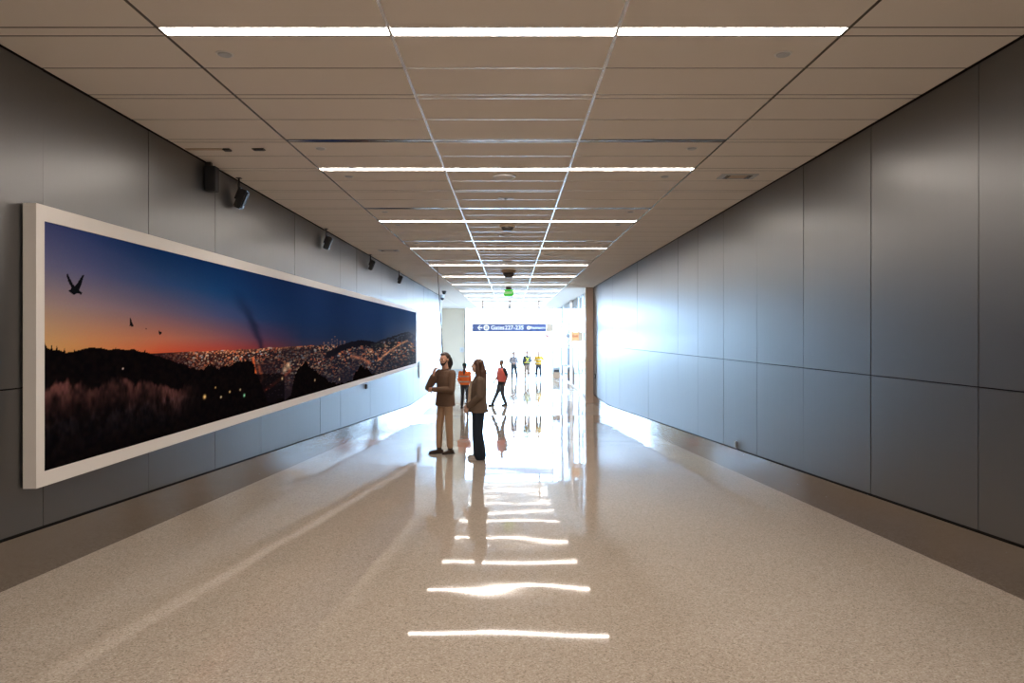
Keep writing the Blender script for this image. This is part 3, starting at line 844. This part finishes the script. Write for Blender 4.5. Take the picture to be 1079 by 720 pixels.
ii, jj = np.meshgrid(np.arange(NX-1), np.arange(NV-1), indexing='ij')
q0 = (ii*NV + jj).ravel(); faces = np.stack([q0, q0+NV, q0+NV+1, q0+1], -1)
me = bpy.data.meshes.new('print')
me.vertices.add(len(verts)); me.vertices.foreach_set('co', verts.astype(np.float32).ravel())
me.loops.add(faces.size); me.loops.foreach_set('vertex_index', faces.astype(np.int32).ravel())
me.polygons.add(len(faces)); me.polygons.foreach_set('loop_start', np.arange(0, faces.size, 4, dtype=np.int32))
me.update(calc_edges=True); me.validate()
at = me.color_attributes.new('print_ink', 'FLOAT_COLOR', 'POINT')
at.data.foreach_set('color', np.concatenate([lin.reshape(-1, 3), np.ones((len(verts), 1))], 1).astype(np.float32).ravel())
pm = mat('panoramic print', (1, 1, 1), .5)
nt, N, L, b = nodes(pm); va = N.new('ShaderNodeVertexColor'); va.layer_name = 'print_ink'; L.new(va.outputs[0], b.inputs['Base Color'])
b.inputs['Specular IOR Level'].default_value = .0
me.materials.append(pm)
po = bpy.data.objects.new('print', me); COL.objects.link(po); po.parent = t
bm = bmesh.new(); boxw(bm, -W+.0125, xp-.004, iyA+.002, iyB-.002, izB+.002, izT-.002); obj('backboard', bm, M['gap'], t)

# ================================================================== PEOPLE
def cap(bm, p0, r0, p1, r1, seg=14):
    """tapered capsule, closed"""
    p0, p1 = Vector(p0), Vector(p1); d = p1-p0; Ln = d.length
    q = (d.normalized() if Ln > 1e-6 else Vector((0, 0, 1))).to_track_quat('Z', 'Y').to_matrix().to_4x4()
    prof = [(0, -r0)] + [(r0*cos(a), r0*sin(a)) for a in (-1.1, -.6, 0)] + [(r1*cos(a), Ln + r1*sin(a)) for a in (0, .6, 1.1)] + [(0, Ln+r1)]
    rings = []
    for r, z in prof:
        rings.append([bm.verts.new((0, 0, z))] if r < 1e-6 else [bm.verts.new((r*cos(2*pi*i/seg), r*sin(2*pi*i/seg), z)) for i in range(seg)])
    for a, b in zip(rings, rings[1:]):
        for i in range(seg):
            j = (i+1) % seg
            if len(a) == 1: bm.faces.new((a[0], b[j], b[i]))
            elif len(b) == 1: bm.faces.new((a[i], a[j], b[0]))
            else: bm.faces.new((a[i], a[j], b[j], b[i]))
    vs = [v for r in rings for v in r]
    bmesh.ops.transform(bm, matrix=Matrix.Translation(p0) @ q, verts=vs)
def ell(bm, c, r, rot=(0, 0, 0)):
    m_ = Matrix.Translation(c) @ Euler(rot).to_matrix().to_4x4() @ Matrix.Diagonal((*r, 1))
    bmesh.ops.create_uvsphere(bm, u_segments=20, v_segments=12, radius=1, matrix=m_)
def loft(bm, secs, seg=28, power=2.4):
    """secs: (cx,cy,z,rx,ry) superellipse sections, closed"""
    rings = []
    for cx, cy, z, rx, ry in secs:
        ring = []
        for i in range(seg):
            a = 2*pi*i/seg; c, s = cos(a), sin(a)
            ring.append(bm.verts.new((cx + rx*math.copysign(abs(c)**(2/power), c), cy + ry*math.copysign(abs(s)**(2/power), s), z)))
        rings.append(ring)
    for a, b in zip(rings, rings[1:]):
        for i in range(seg): bm.faces.new((a[i], a[(i+1) % seg], b[(i+1) % seg], b[i]))
    bm.faces.new(list(reversed(rings[0]))); bm.faces.new(rings[-1])
def fuse(name, bm, m, parent, voxel=.008, it=3, f=.5):
    """weld overlapping closed shapes into one continuous surface"""
    bmesh.ops.recalc_face_normals(bm, faces=bm.faces)
    o = obj(name, bm, m)
    a = o.modifiers.new('r', 'REMESH'); a.mode = 'VOXEL'; a.voxel_size = voxel
    s = o.modifiers.new('s', 'SMOOTH'); s.factor = f; s.iterations = it
    bpy.context.view_layer.update()
    me = bpy.data.meshes.new_from_object(o.evaluated_get(bpy.context.evaluated_depsgraph_get()))
    old = o.data; o.modifiers.clear(); o.data = me; bpy.data.meshes.remove(old)
    me.name = name
    for p in me.polygons: p.use_smooth = True
    if not me.materials: me.materials.append(m)
    o.parent = parent
    return o
def hand(bm, wrist, d, nrm, curl=.5, k=1., thumb=1):
    """palm and five bent fingers; d: towards the fingers, nrm: palm side, thumb: side (+/-) of d x nrm"""
    w = Vector(wrist); d = Vector(d).normalized(); n = Vector(nrm); n = (n - d*n.dot(d)).normalized(); s = d.cross(n).normalized()*thumb
    for a in (-.026, -.009, .009, .026):
        cap(bm, w + s*a*.7*k, .015*k, w + d*.085*k + s*a*k, .0125*k, 10)
    for a, ln in ((.030, .070), (.010, .080), (-.010, .075), (-.029, .058)):
        p = w + d*.088*k + s*a*k; dd = d.copy()
        for i, fr in enumerate((.46, .31, .23)):
            ang = curl*(.55 + .5*i)
            dd = (dd*cos(ang) + n*sin(ang)).normalized()
            q = p + dd*ln*fr*k
            cap(bm, p, (.0095-.0008*i)*k, q, (.0088-.0008*i)*k, 8); p = q
    p = w + d*.025*k + s*.024*k; td = (d*.62 + s*.72 + n*.25).normalized()
    q = p + td*.045*k; cap(bm, p, .0135*k, q, .0105*k, 8)
    td2 = (td*.75 + d*.35 + n*.4).normalized(); cap(bm, q, .0105*k, q + td2*.032*k, .0085*k, 8)
def frame_of(J):
    return {k: Vector(v) for k, v in J.items()}

def person(name_label, loc, rz, J, spec):
    """J: joints in metres in the person's own frame (facing -Y). spec: clothing"""
    t = thing('person', name_label, 'person', loc, rz, None)
    J = frame_of(J); H = spec.get('h', 1.8); fem = spec.get('fem', False); vx = spec.get('voxel', .009)
    sk = spec['skin']; wd = spec.get('w', 1.)
    # ---- body, one surface
    bm = bmesh.new()
    hd = J['head']; yaw = spec.get('yaw', 0); pit = spec.get('pitch', 0); hs = spec.get('hs', 1.)
    HM = Matrix.Translation(hd) @ Matrix.Rotation(yaw, 4, 'Z') @ Matrix.Rotation(pit, 4, 'X') @ Matrix.Scale(hs, 4)
    hv0 = len(bm.verts)
    ell(bm, (0, .012, .028), (.073, .093, .088)); ell(bm, (0, -.022, -.028), (.060, .066, .088))
    ell(bm, (0, -.045, -.075), (.036, .040, .036)); ell(bm, (0, -.075, .02), (.045, .022, .02))
    cap(bm, (0, -.088, .012), .009, (0, -.108, -.022), .013, 8); ell(bm, (0, -.098, -.024), (.018, .014, .010))
    ell(bm, (0, -.083, -.052), (.024, .012, .007)); ell(bm, (0, -.081, -.062), (.021, .012, .007))
    for sx in (-1, 1):
        ell(bm, (sx*.073, .012, -.012), (.010, .020, .033)); ell(bm, (sx*.042, -.062, -.022), (.022, .022, .024))
    bm.verts.ensure_lookup_table()
    bmesh.ops.transform(bm, matrix=HM, verts=bm.verts[hv0:])
    nk = J['neck']
    cap(bm, nk - Vector((0, 0, .03)), .058*wd, hd + Vector((0, .01, -.05)), .050*wd)
    sl, sr, hl, hr = J['sl'], J['sr'], J['hl'], J['hr']
    chest = (sl+sr)/2; pel = (hl+hr)/2
    ch = chest.z
    loft(bm, [(pel.x, pel.y, pel.z-.06, .12*wd, .085), (pel.x, pel.y, pel.z+.02, .155*wd, .105), (pel.x*.7+chest.x*.3, pel.y*.7+chest.y*.3, pel.z+.16, .130*wd, .092),
              (chest.x, chest.y, ch-.16, .155*wd, .105), (chest.x, chest.y, ch-.04, .165*wd, .095), (chest.x, chest.y+.005, ch+.03, .115*wd, .075), (nk.x, nk.y, nk.z, .058, .055)])
    for s in 'lr':
        S_, E_, W_ = J['s'+s], J['e'+s], J['w'+s]
        cap(bm, S_, .052*wd, E_, .040*wd); cap(bm, E_, .040*wd, E_.lerp(W_, .35), .041*wd); cap(bm, E_.lerp(W_, .35), .041*wd, W_, .026*wd)
        hand(bm, W_, J.get('d'+s, W_-E_), J.get('n'+s, (1 if s == 'r' else -1, 0, 0)), spec.get('curl'+s, .45), spec.get('hk', 1.) if not fem else .92, J.get('t'+s, Vector((1, 0, 0))).x)
        H_, K_, A_ = J['h'+s], J['k'+s], J['a'+s]
        cap(bm, H_, .082*wd, K_, .054*wd); cap(bm, K_, .054*wd, K_.lerp(A_, .3), .056*wd); cap(bm, K_.lerp(A_, .3), .056*wd, A_, .036*wd)
        fd = Vector(J.get('f'+s, (0, -1, 0))).normalized()
        cap(bm, A_ - Vector((0, 0, .045)) - fd*.03, .030, A_ + fd*.12 - Vector((0, 0, .055)), .026)
    body = fuse('body', bm, sk, t, vx*.75, 3)
    # ---- face details
    bm = bmesh.new()
    for sx in (-1, 1): ell(bm, (sx*.030, -.080, .002), (.010, .006, .006))
    bmesh.ops.transform(bm, matrix=HM, verts=bm.verts); obj('eyes', bm, M['eye'], t, True)
    bm = bmesh.new(); ell(bm, (0, -.094, -.057), (.021, .006, .006)); bmesh.ops.transform(bm, matrix=HM, verts=bm.verts); obj('lips', bm, M['lips'], t, True)
    bm = bmesh.new()
    for sx in (-1, 1): cap(bm, (sx*.016, -.094, .019), .005, (sx*.046, -.082, .021), .004, 8)
    bmesh.ops.transform(bm, matrix=HM, verts=bm.verts); obj('eyebrows', bm, spec['hair'], t, True)
    # ---- hair
    bm = bmesh.new(); st_ = spec.get('style', 'short')
    def hx(fn):
        n0 = len(bm.verts); fn(); bm.verts.ensure_lookup_table(); bmesh.ops.transform(bm, matrix=HM, verts=bm.verts[n0:])
    if st_ in ('short', 'back'):
        hx(lambda: (ell(bm, (0, .030, .046), (.081, .086, .080)), ell(bm, (0, .070, .0), (.066, .045, .07)), ell(bm, (0, -.030, .088), (.058, .045, .028)),
                    ell(bm, (.066, .025, .02), (.014, .035, .045)), ell(bm, (-.066, .025, .02), (.014, .035, .045))))
    if st_ == 'back':
        hx(lambda: (ell(bm, (0, .125, .045), (.035, .035, .035)),))
    if st_ == 'long':
        hx(lambda: (ell(bm, (0, .022, .040), (.084, .096, .086)), ell(bm, (0, .075, -.05), (.080, .055, .13)),
                    cap(bm, (.070, .0, .04), .026, (.085, .0, -.20), .040), cap(bm, (-.070, .0, .04), .026, (-.085, .0, -.20), .040),
                    cap(bm, (.085, .0, -.20), .040, (.10, -.03, -.37), .026), cap(bm, (-.085, .0, -.20), .040, (-.10, -.03, -.37), .026),
                    cap(bm, (0, .09, -.10), .07, (0, .105, -.35), .052), cap(bm, (.05, .08, -.10), .05, (.06, .09, -.38), .034), cap(bm, (-.05, .08, -.10), .05, (-.06, .09, -.38), .034)))
    if st_ == 'pony':
        hx(lambda: (ell(bm, (0, .030, .040), (.081, .086, .078)), ell(bm, (0, .07, -.01), (.064, .05, .08)), cap(bm, (0, .12, .0), .030, (.0, .135, -.16), .040), cap(bm, (0, .135, -.16), .040, (.0, .13, -.42), .018)))
    if len(bm.verts): fuse('hair', bm, spec['hair'], t, vx*.8, 2)
    else: bm.free()
    if spec.get('beard'):
        bm = bmesh.new(); n0 = 0
        ell(bm, (0, -.050, -.084), (.044, .043, .036)); ell(bm, (0, -.094, -.044), (.026, .010, .007))
        for sx in (-1, 1): cap(bm, (sx*.040, -.050, -.082), .017, (sx*.064, -.005, -.030), .009)
        bmesh.ops.transform(bm, matrix=HM, verts=bm.verts); fuse('beard', bm, spec['hair'], t, vx*.6, 2)
    if spec.get('hat'):
        bm = bmesh.new(); ell(bm, (0, .018, .058), (.090, .104, .076)); bmesh.ops.transform(bm, matrix=HM, verts=bm.verts); fuse('hat', bm, spec['hat'], t, vx, 1)
    if spec.get('tail'):
        bm = bmesh.new(); ell(bm, (0, .115, .02), (.030, .025, .03)); cap(bm, (0, .135, -.01), .045, (0, .15, -.10), .050); cap(bm, (0, .15, -.10), .050, (0, .13, -.17), .03)
        bmesh.ops.transform(bm, matrix=HM, verts=bm.verts); fuse('pony_tail', bm, M['hairblack'], t, vx, 2)
    # ---- trousers
    tw = spec.get('tw', 1.); cuff = spec.get('cuff', .068)
    bm = bmesh.new()
    loft(bm, [(pel.x, pel.y, pel.z-.10, .150*wd, .105), (pel.x, pel.y, pel.z, .178*wd, .125), (pel.x, pel.y, pel.z+.10, .160*wd, .115)])
    for s in 'lr':
        H_, K_, A_ = J['h'+s], J['k'+s], J['a'+s]
        ab = A_ + (K_-A_)*spec.get('hem', .06)
        cap(bm, H_ + Vector((0, 0, .0)), .096*tw, K_, .073*tw); cap(bm, K_, .073*tw, ab, cuff)
    fuse('trousers', bm, spec['trousers'], t, vx, 3)
    # ---- shoes
    for s in 'lr':
        A_ = J['a'+s]; fd = Vector(J.get('f'+s, (0, -1, 0))).normalized(); up = Vector((0, 0, 1))
        bm = bmesh.new(); z0 = A_.z - .09
        base = Vector((A_.x, A_.y, z0)) if 'tilt'+s not in spec else A_ - up*.09
        pt = spec.get('tilt'+s, 0.)
        fdv = (fd*cos(pt) + up*sin(pt)).normalized()
        cap(bm, base - fdv*.045 + up*.042, .042, base + fdv*.10 + up*.036, .036); cap(bm, base + fdv*.10 + up*.036, .038, base + fdv*.165 + up*.030, .030)
        cap(bm, base + up*.06, .045, base + up*spec.get('boot', .10), .046)
        side = fdv.cross(up)
        n0 = len(bm.verts)
        o = fuse('shoe', bm, spec['shoe'], t, vx*.7, 2)
        bm = bmesh.new()
        pr = [(-.088, .034), (-.06, .044), (0, .042), (.08, .050), (.14, .048), (.185, .032), (.205, .008)]
        pts = [(a, b) for a, b in pr] + [(a, -b) for a, b in reversed(pr)]
        upv = side.cross(fdv)
        lo = [bm.verts.new(base + fdv*a + side*b + upv*.0) for a, b in pts]; hi = [bm.verts.new(base + fdv*a + side*b + upv*.022) for a, b in pts]
        bm.faces.new(list(reversed(lo))); bm.faces.new(hi)
        for i in range(len(pts)):
            j = (i+1) % len(pts); bm.faces.new((lo[i], lo[j], hi[j], hi[i]))
        bmesh.ops.recalc_face_normals(bm, faces=bm.faces)
        obj('sole', bm, spec.get('sole', M['shoeblack']), o)
    # ---- top garment
    bm = bmesh.new(); g = spec.get('g', 1.); hem = spec.get('tophem', pel.z-.06); flare = spec.get('flare', 1.)
    cx, cy = chest.x, chest.y
    loft(bm, [(pel.x, pel.y, hem, .185*g*flare, .135*g*flare), (pel.x, pel.y, pel.z+.06, .178*g*(1+flare)/2, .128*g*(1+flare)/2), (pel.x*.6+cx*.4, pel.y*.6+cy*.4, pel.z+.18, .165*g, .120*g),
              (cx, cy, ch-.16, .178*g, .128*g), (cx, cy, ch-.05, .182*g, .115*g), (cx, cy+.005, ch+.035, .135*g, .088*g), (nk.x, nk.y+.005, nk.z-.01, .078, .074)])
    sle = spec.get('sleeve', 'long')
    for s in 'lr':
        S_, E_, W_ = J['s'+s], J['e'+s], J['w'+s]
        if sle == 'long':
            cap(bm, S_, .066*g, E_, .056*g); cap(bm, E_, .056*g, E_.lerp(W_, .90), .044*g)
        elif sle == 'short':
            cap(bm, S_, .066*g, S_.lerp(E_, .75), .058*g)
    if spec.get('collar', True):
        for a in range(10):
            an0, an1 = 2*pi*a/10, 2*pi*(a+1)/10
            cap(bm, nk + Vector((.066*cos(an0), .064*sin(an0)-.002, .008+.014*sin(an0))), .013, nk + Vector((.066*cos(an1), .064*sin(an1)-.002, .008+.014*sin(an1))), .013, 8)
    fuse(spec.get('topname', 'jacket'), bm, spec['top'], t, vx, 2)
    # ---- vest over the top
    if spec.get('vest'):
        bm = bmesh.new(); gv = g*1.09
        loft(bm, [(pel.x, pel.y, pel.z+.02, .188*gv, .138*gv), (pel.x*.6+cx*.4, pel.y*.6+cy*.4, pel.z+.18, .172*gv, .128*gv), (cx, cy, ch-.16, .180*gv, .134*gv), (cx, cy, ch-.05, .172*gv, .122*gv), (cx, cy+.005, ch+.042, .120*gv, .092*gv)])
        v = fuse('vest', bm, spec['vest'], t, vx, 1)
        bm = bmesh.new()
        gz = pel.z+.13
        for zz in ((gz,) if spec.get('xback') else (gz, gz+.20)):
            e = gv*1.03
            n = 28; r0 = []; 
            for dz in (-.026, .026):
                rr = (.180*e, .134*e)
                r0.append([bm.verts.new(((pel.x+cx)/2 + rr[0]*math.copysign(abs(cos(2*pi*i/n))**(2/2.4), cos(2*pi*i/n)), (pel.y+cy)/2 + rr[1]*math.copysign(abs(sin(2*pi*i/n))**(2/2.4), sin(2*pi*i/n)), zz+dz)) for i in range(n)])
            for i in range(n): bm.faces.new((r0[0][i], r0[0][(i+1) % n], r0[1][(i+1) % n], r0[1][i]))
        s_ = bmesh.ops.solidify(bm, geom=bm.faces[:], thickness=.006)
        if spec.get('xback'):
            yb = spec['xback']
            for a, b in (((-.11, ch-.02), (.11, pel.z+.16)), ((.11, ch-.02), (-.11, pel.z+.16))):
                p = Vector((cx+a[0], cy + yb*.150*gv, a[1])); q = Vector((cx+b[0], cy + yb*.150*gv, b[1]))
                cap(bm, p, .022, q, .022, 8)
        obj('reflective_band', bm, spec.get('band', M['reflect']), v)
    if spec.get('extra'): spec['extra'](t, J, HM, vx)
    return t

def std(H, **kw):
    """upright skeleton of height H facing -Y"""
    k = H/1.8
    J = dict(head=(0, -.015*k, 1.685*k), neck=(0, .01*k, 1.50*k), sl=(.185*k, .01, 1.435*k), sr=(-.185*k, .01, 1.435*k),
             hl=(.09*k, 0, .93*k), hr=(-.09*k, 0, .93*k), kl=(.10*k, -.015, .50*k), kr=(-.10*k, -.015, .50*k),
             al=(.11*k, .02, .09), ar=(-.11*k, .02, .09),
             el=(.235*k, .03, 1.14*k), er=(-.235*k, .03, 1.14*k), wl=(.225*k, -.07*k, .90*k), wr=(-.225*k, -.07*k, .90*k))
    J.update(kw); return J
def ground(x, y): return (x, y, fz(y))

# man in brown, hand on chin, facing the mural
def man_extra(t, J, HM, vx):
    bm = bmesh.new(); tube(bm, [(0, -.135, z) for z in (.95, 1.1, 1.25, 1.40)], .006, 6)
    obj('placket', bm, M['shoe'], t)
J = std(1.82, er=(-.19, -.24, 1.19), wr=(-.06, -.225, 1.42), el=(.255, -.05, 1.165), wl=(-.07, -.245, 1.165),
        al=(.095, .04, .09), ar=(-.085, -.075, .09), kl=(.11, .0, .51), kr=(-.085, -.065, .51), head=(-.0, -.02, 1.705),
        dr=(.12, .25, 1.), nr=(.3, .9, 0), tr=(1, 0, 0), dl=(-1, -.05, -.1), nl=(0, 1, .2), tl=(1, 0, 0), fl=(.15, -1, 0), fr=(-.25, -1, 0))
person('bearded man in brown overshirt and khaki trousers, arms folded and hand on chin', ground(-1.135, 12.68), R(-47), J,
       dict(h=1.82, skin=M['skin'], hair=M['hairdark'], style='back', tail=True, beard=True, yaw=R(8), pitch=R(4), trousers=M['khaki'], shoe=M['shoe'], boot=.17, top=M['jacketbrown'],
            topname='overshirt', tophem=.865, flare=1.04, g=1.06, voxel=.0075, hk=1.15, curlr=1.0, curll=.6, cuff=.056, hem=.12, tw=.90))
# woman with long hair
def woman_extra(t, J, HM, vx):
    bm = bmesh.new(); tube(bm, [(.03, -.115, 1.33), (.03, -.145, 1.2), (.03, -.15, 1.08), (.03, -.155, .93)], [.02, .026, .028, .026], 8)
    fuse('shirt_front', bm, M['cream'], t, .008, 2)
J = std(1.68, er=(-.245, .0, 1.08), wr=(-.16, -.18, .90), el=(.245, .0, 1.08), wl=(.15, -.19, .90), dr=(.5, -.4, -.8), dl=(-.5, -.4, -.8), nr=(.6, .6, .2), nl=(-.6, .6, .2), tl=(-1, 0, 0),
        head=(0, -.015, 1.575))
person('woman with long brown hair in brown jacket and wide navy trousers, seen side on', ground(-.50, 11.86), R(-82), J,
       dict(h=1.68, fem=True, w=.92, skin=M['skin2'], hair=M['hairbrown'], style='long', trousers=M['navy'], shoe=M['shoepale'], sole=M['shoepale'], top=M['jacketwoman'], tw=1.16, cuff=.105, hem=-.04,
            flare=1.18, g=1.06, tophem=.80, voxel=.0075, extra=woman_extra, yaw=R(-4)))
# woman in an orange vest walking away
J = std(1.66, kl=(.09, -.04, .47), al=(.10, .06, .09), kr=(-.09, -.05, .47), ar=(-.09, -.10, .09), el=(.215, .04, 1.04), er=(-.215, .02, 1.04), wl=(.19, -.14, .90), wr=(-.19, -.14, .90), head=(0, -.015, 1.555))
person('woman in bright orange vest and dark green cap walking away, dark hair down her back', ground(-1.67, 26.3), R(172), J,
       dict(h=1.66, fem=True, w=.92, skin=M['skin2'], hair=M['hairblack'], style='pony', hat=M['beanie'], trousers=M['slate'], shoe=M['shoe'], top=M['vestorange'], topname='sweater', vest=M['vestorange'], g=.98, tophem=.86, voxel=.011, tw=.9, cuff=.055))
# walking man in a coral vest
J = std(1.76, kl=(.09, -.04, .49), al=(.10, .12, .09), kr=(-.09, -.14, .49), ar=(-.10, -.36, .09), hl=(.085, 0, .91), hr=(-.085, 0, .91),
        el=(.24, .10, 1.13), wl=(.23, .02, .90), er=(-.24, -.02, 1.12), wr=(-.21, -.18, .94), fl=(0, -1, 0), fr=(0, -1, .0))
person('man in coral red safety vest and grey trousers striding to the left', ground(-.30, 27.2), R(-55), J,
       dict(h=1.76, skin=M['skin3'], hair=M['hairblack'], style='short', trousers=M['greytrouser'], shoe=M['shoeblack'], top=M['shirtdark'], topname='shirt', sleeve='short', vest=M['vestcoral'], band=M['vestcoral'], w=1.06, g=1.06, tw=1.12, voxel=.011, yaw=R(20)))
# three standing men in the distance
J = std(1.68, al=(.20, -.02, .09), kl=(.15, -.02, .48), ar=(-.10, .02, .09), wl=(.05, -.17, 1.0), wr=(-.05, -.17, 1.0), el=(.25, .02, 1.08), er=(-.25, .02, 1.08), dl=(-.9, -.2, -.3), dr=(.9, -.2, -.3), nl=(0, 1, 0), nr=(0, 1, 0), head=(0, -.015, 1.575))
person('man in pale grey shirt and dark trousers standing left of two yellow vests', ground(.235, 43.9), R(12), J,
       dict(hs=1.2, h=1.68, w=1.08, g=1.08, tw=1.12,  skin=M['skinfar'], hair=M['hairdark'], style='short', trousers=M['slate'], shoe=M['shoeblack'], top=M['shirtgrey'], topname='shirt', tophem=.90, voxel=.013))
J = std(1.75, wl=(.06, -.18, 1.10), el=(.26, .0, 1.12), kr=(-.11, -.04, .48))
person('man in lime yellow vest with crossed straps standing between the other two', ground(1.065, 43.6), R(8), J,
       dict(hs=1.2, h=1.75, skin=M['skinfar'], hair=M['hairdark'], style='short', trousers=M['tantrouser'], shoe=M['shoeblack'], top=M['shirtdark'], topname='shirt', tophem=.92, vest=M['shirtdark'], band=M['vestlime'], xback=-1, w=1.08, g=1.1, tw=1.12, voxel=.013))
J = std(1.72, el=(.36, .04, 1.13), wl=(.20, -.04, .98), er=(-.27, -.04, 1.10), wr=(-.22, -.22, 1.0), dl=(-.8, -.5, -.2), nl=(-.3, .7, 0), nr=(.6, .5, 0), dr=(.2, -.6, -.6), al=(.14, .02, .09), ar=(-.16, .0, .09), kl=(.12, -.01, .48), kr=(-.13, -.02, .48))
person('man in amber yellow vest with hand on hip, rightmost of the distant group', ground(1.80, 43.9), R(-10), J,
       dict(hs=1.2, h=1.72, skin=M['skinfar'], hair=M['hairdark'], style='short', trousers=M['slate'], shoe=M['shoeblack'], top=M['vestyellow'], topname='shirt', sleeve='short', tophem=.90, vest=M['vestyellow'], w=1.08, g=1.1, tw=1.12, voxel=.013))

# ================================================================== LIGHT
w = bpy.data.worlds.new('World'); S.world = w; w.use_nodes = True
bg = w.node_tree.nodes['Background']
bg.inputs[0].default_value = (.45, .68, 1., 1); bg.inputs[1].default_value = 36.0

# ================================================================== CAMERA
cam = bpy.data.cameras.new('camera'); co = bpy.data.objects.new('camera', cam); COL.objects.link(co)
cam.sensor_width = 36; cam.lens = F/1079*36
co.location = (CAMX, 0, CAMZ); co.rotation_euler = (pi/2, 0, 0)
cam.shift_x = 1.5/1079; cam.shift_y = -6/1079
cam.clip_end = 400
S.camera = co
vs = S.view_settings
S.display_settings.display_device = 'sRGB'
vs.view_transform = 'Standard'; vs.look = 'None'; vs.exposure = 0.0; vs.gamma = 1.0; vs.use_curve_mapping = False
S.cycles.use_denoising = True; S.cycles.denoising_prefilter = 'ACCURATE'
S.cycles.max_bounces = 10; S.cycles.diffuse_bounces = 6; S.cycles.glossy_bounces = 6; S.cycles.transparent_max_bounces = 12
S.cycles.sample_clamp_indirect = 6.0
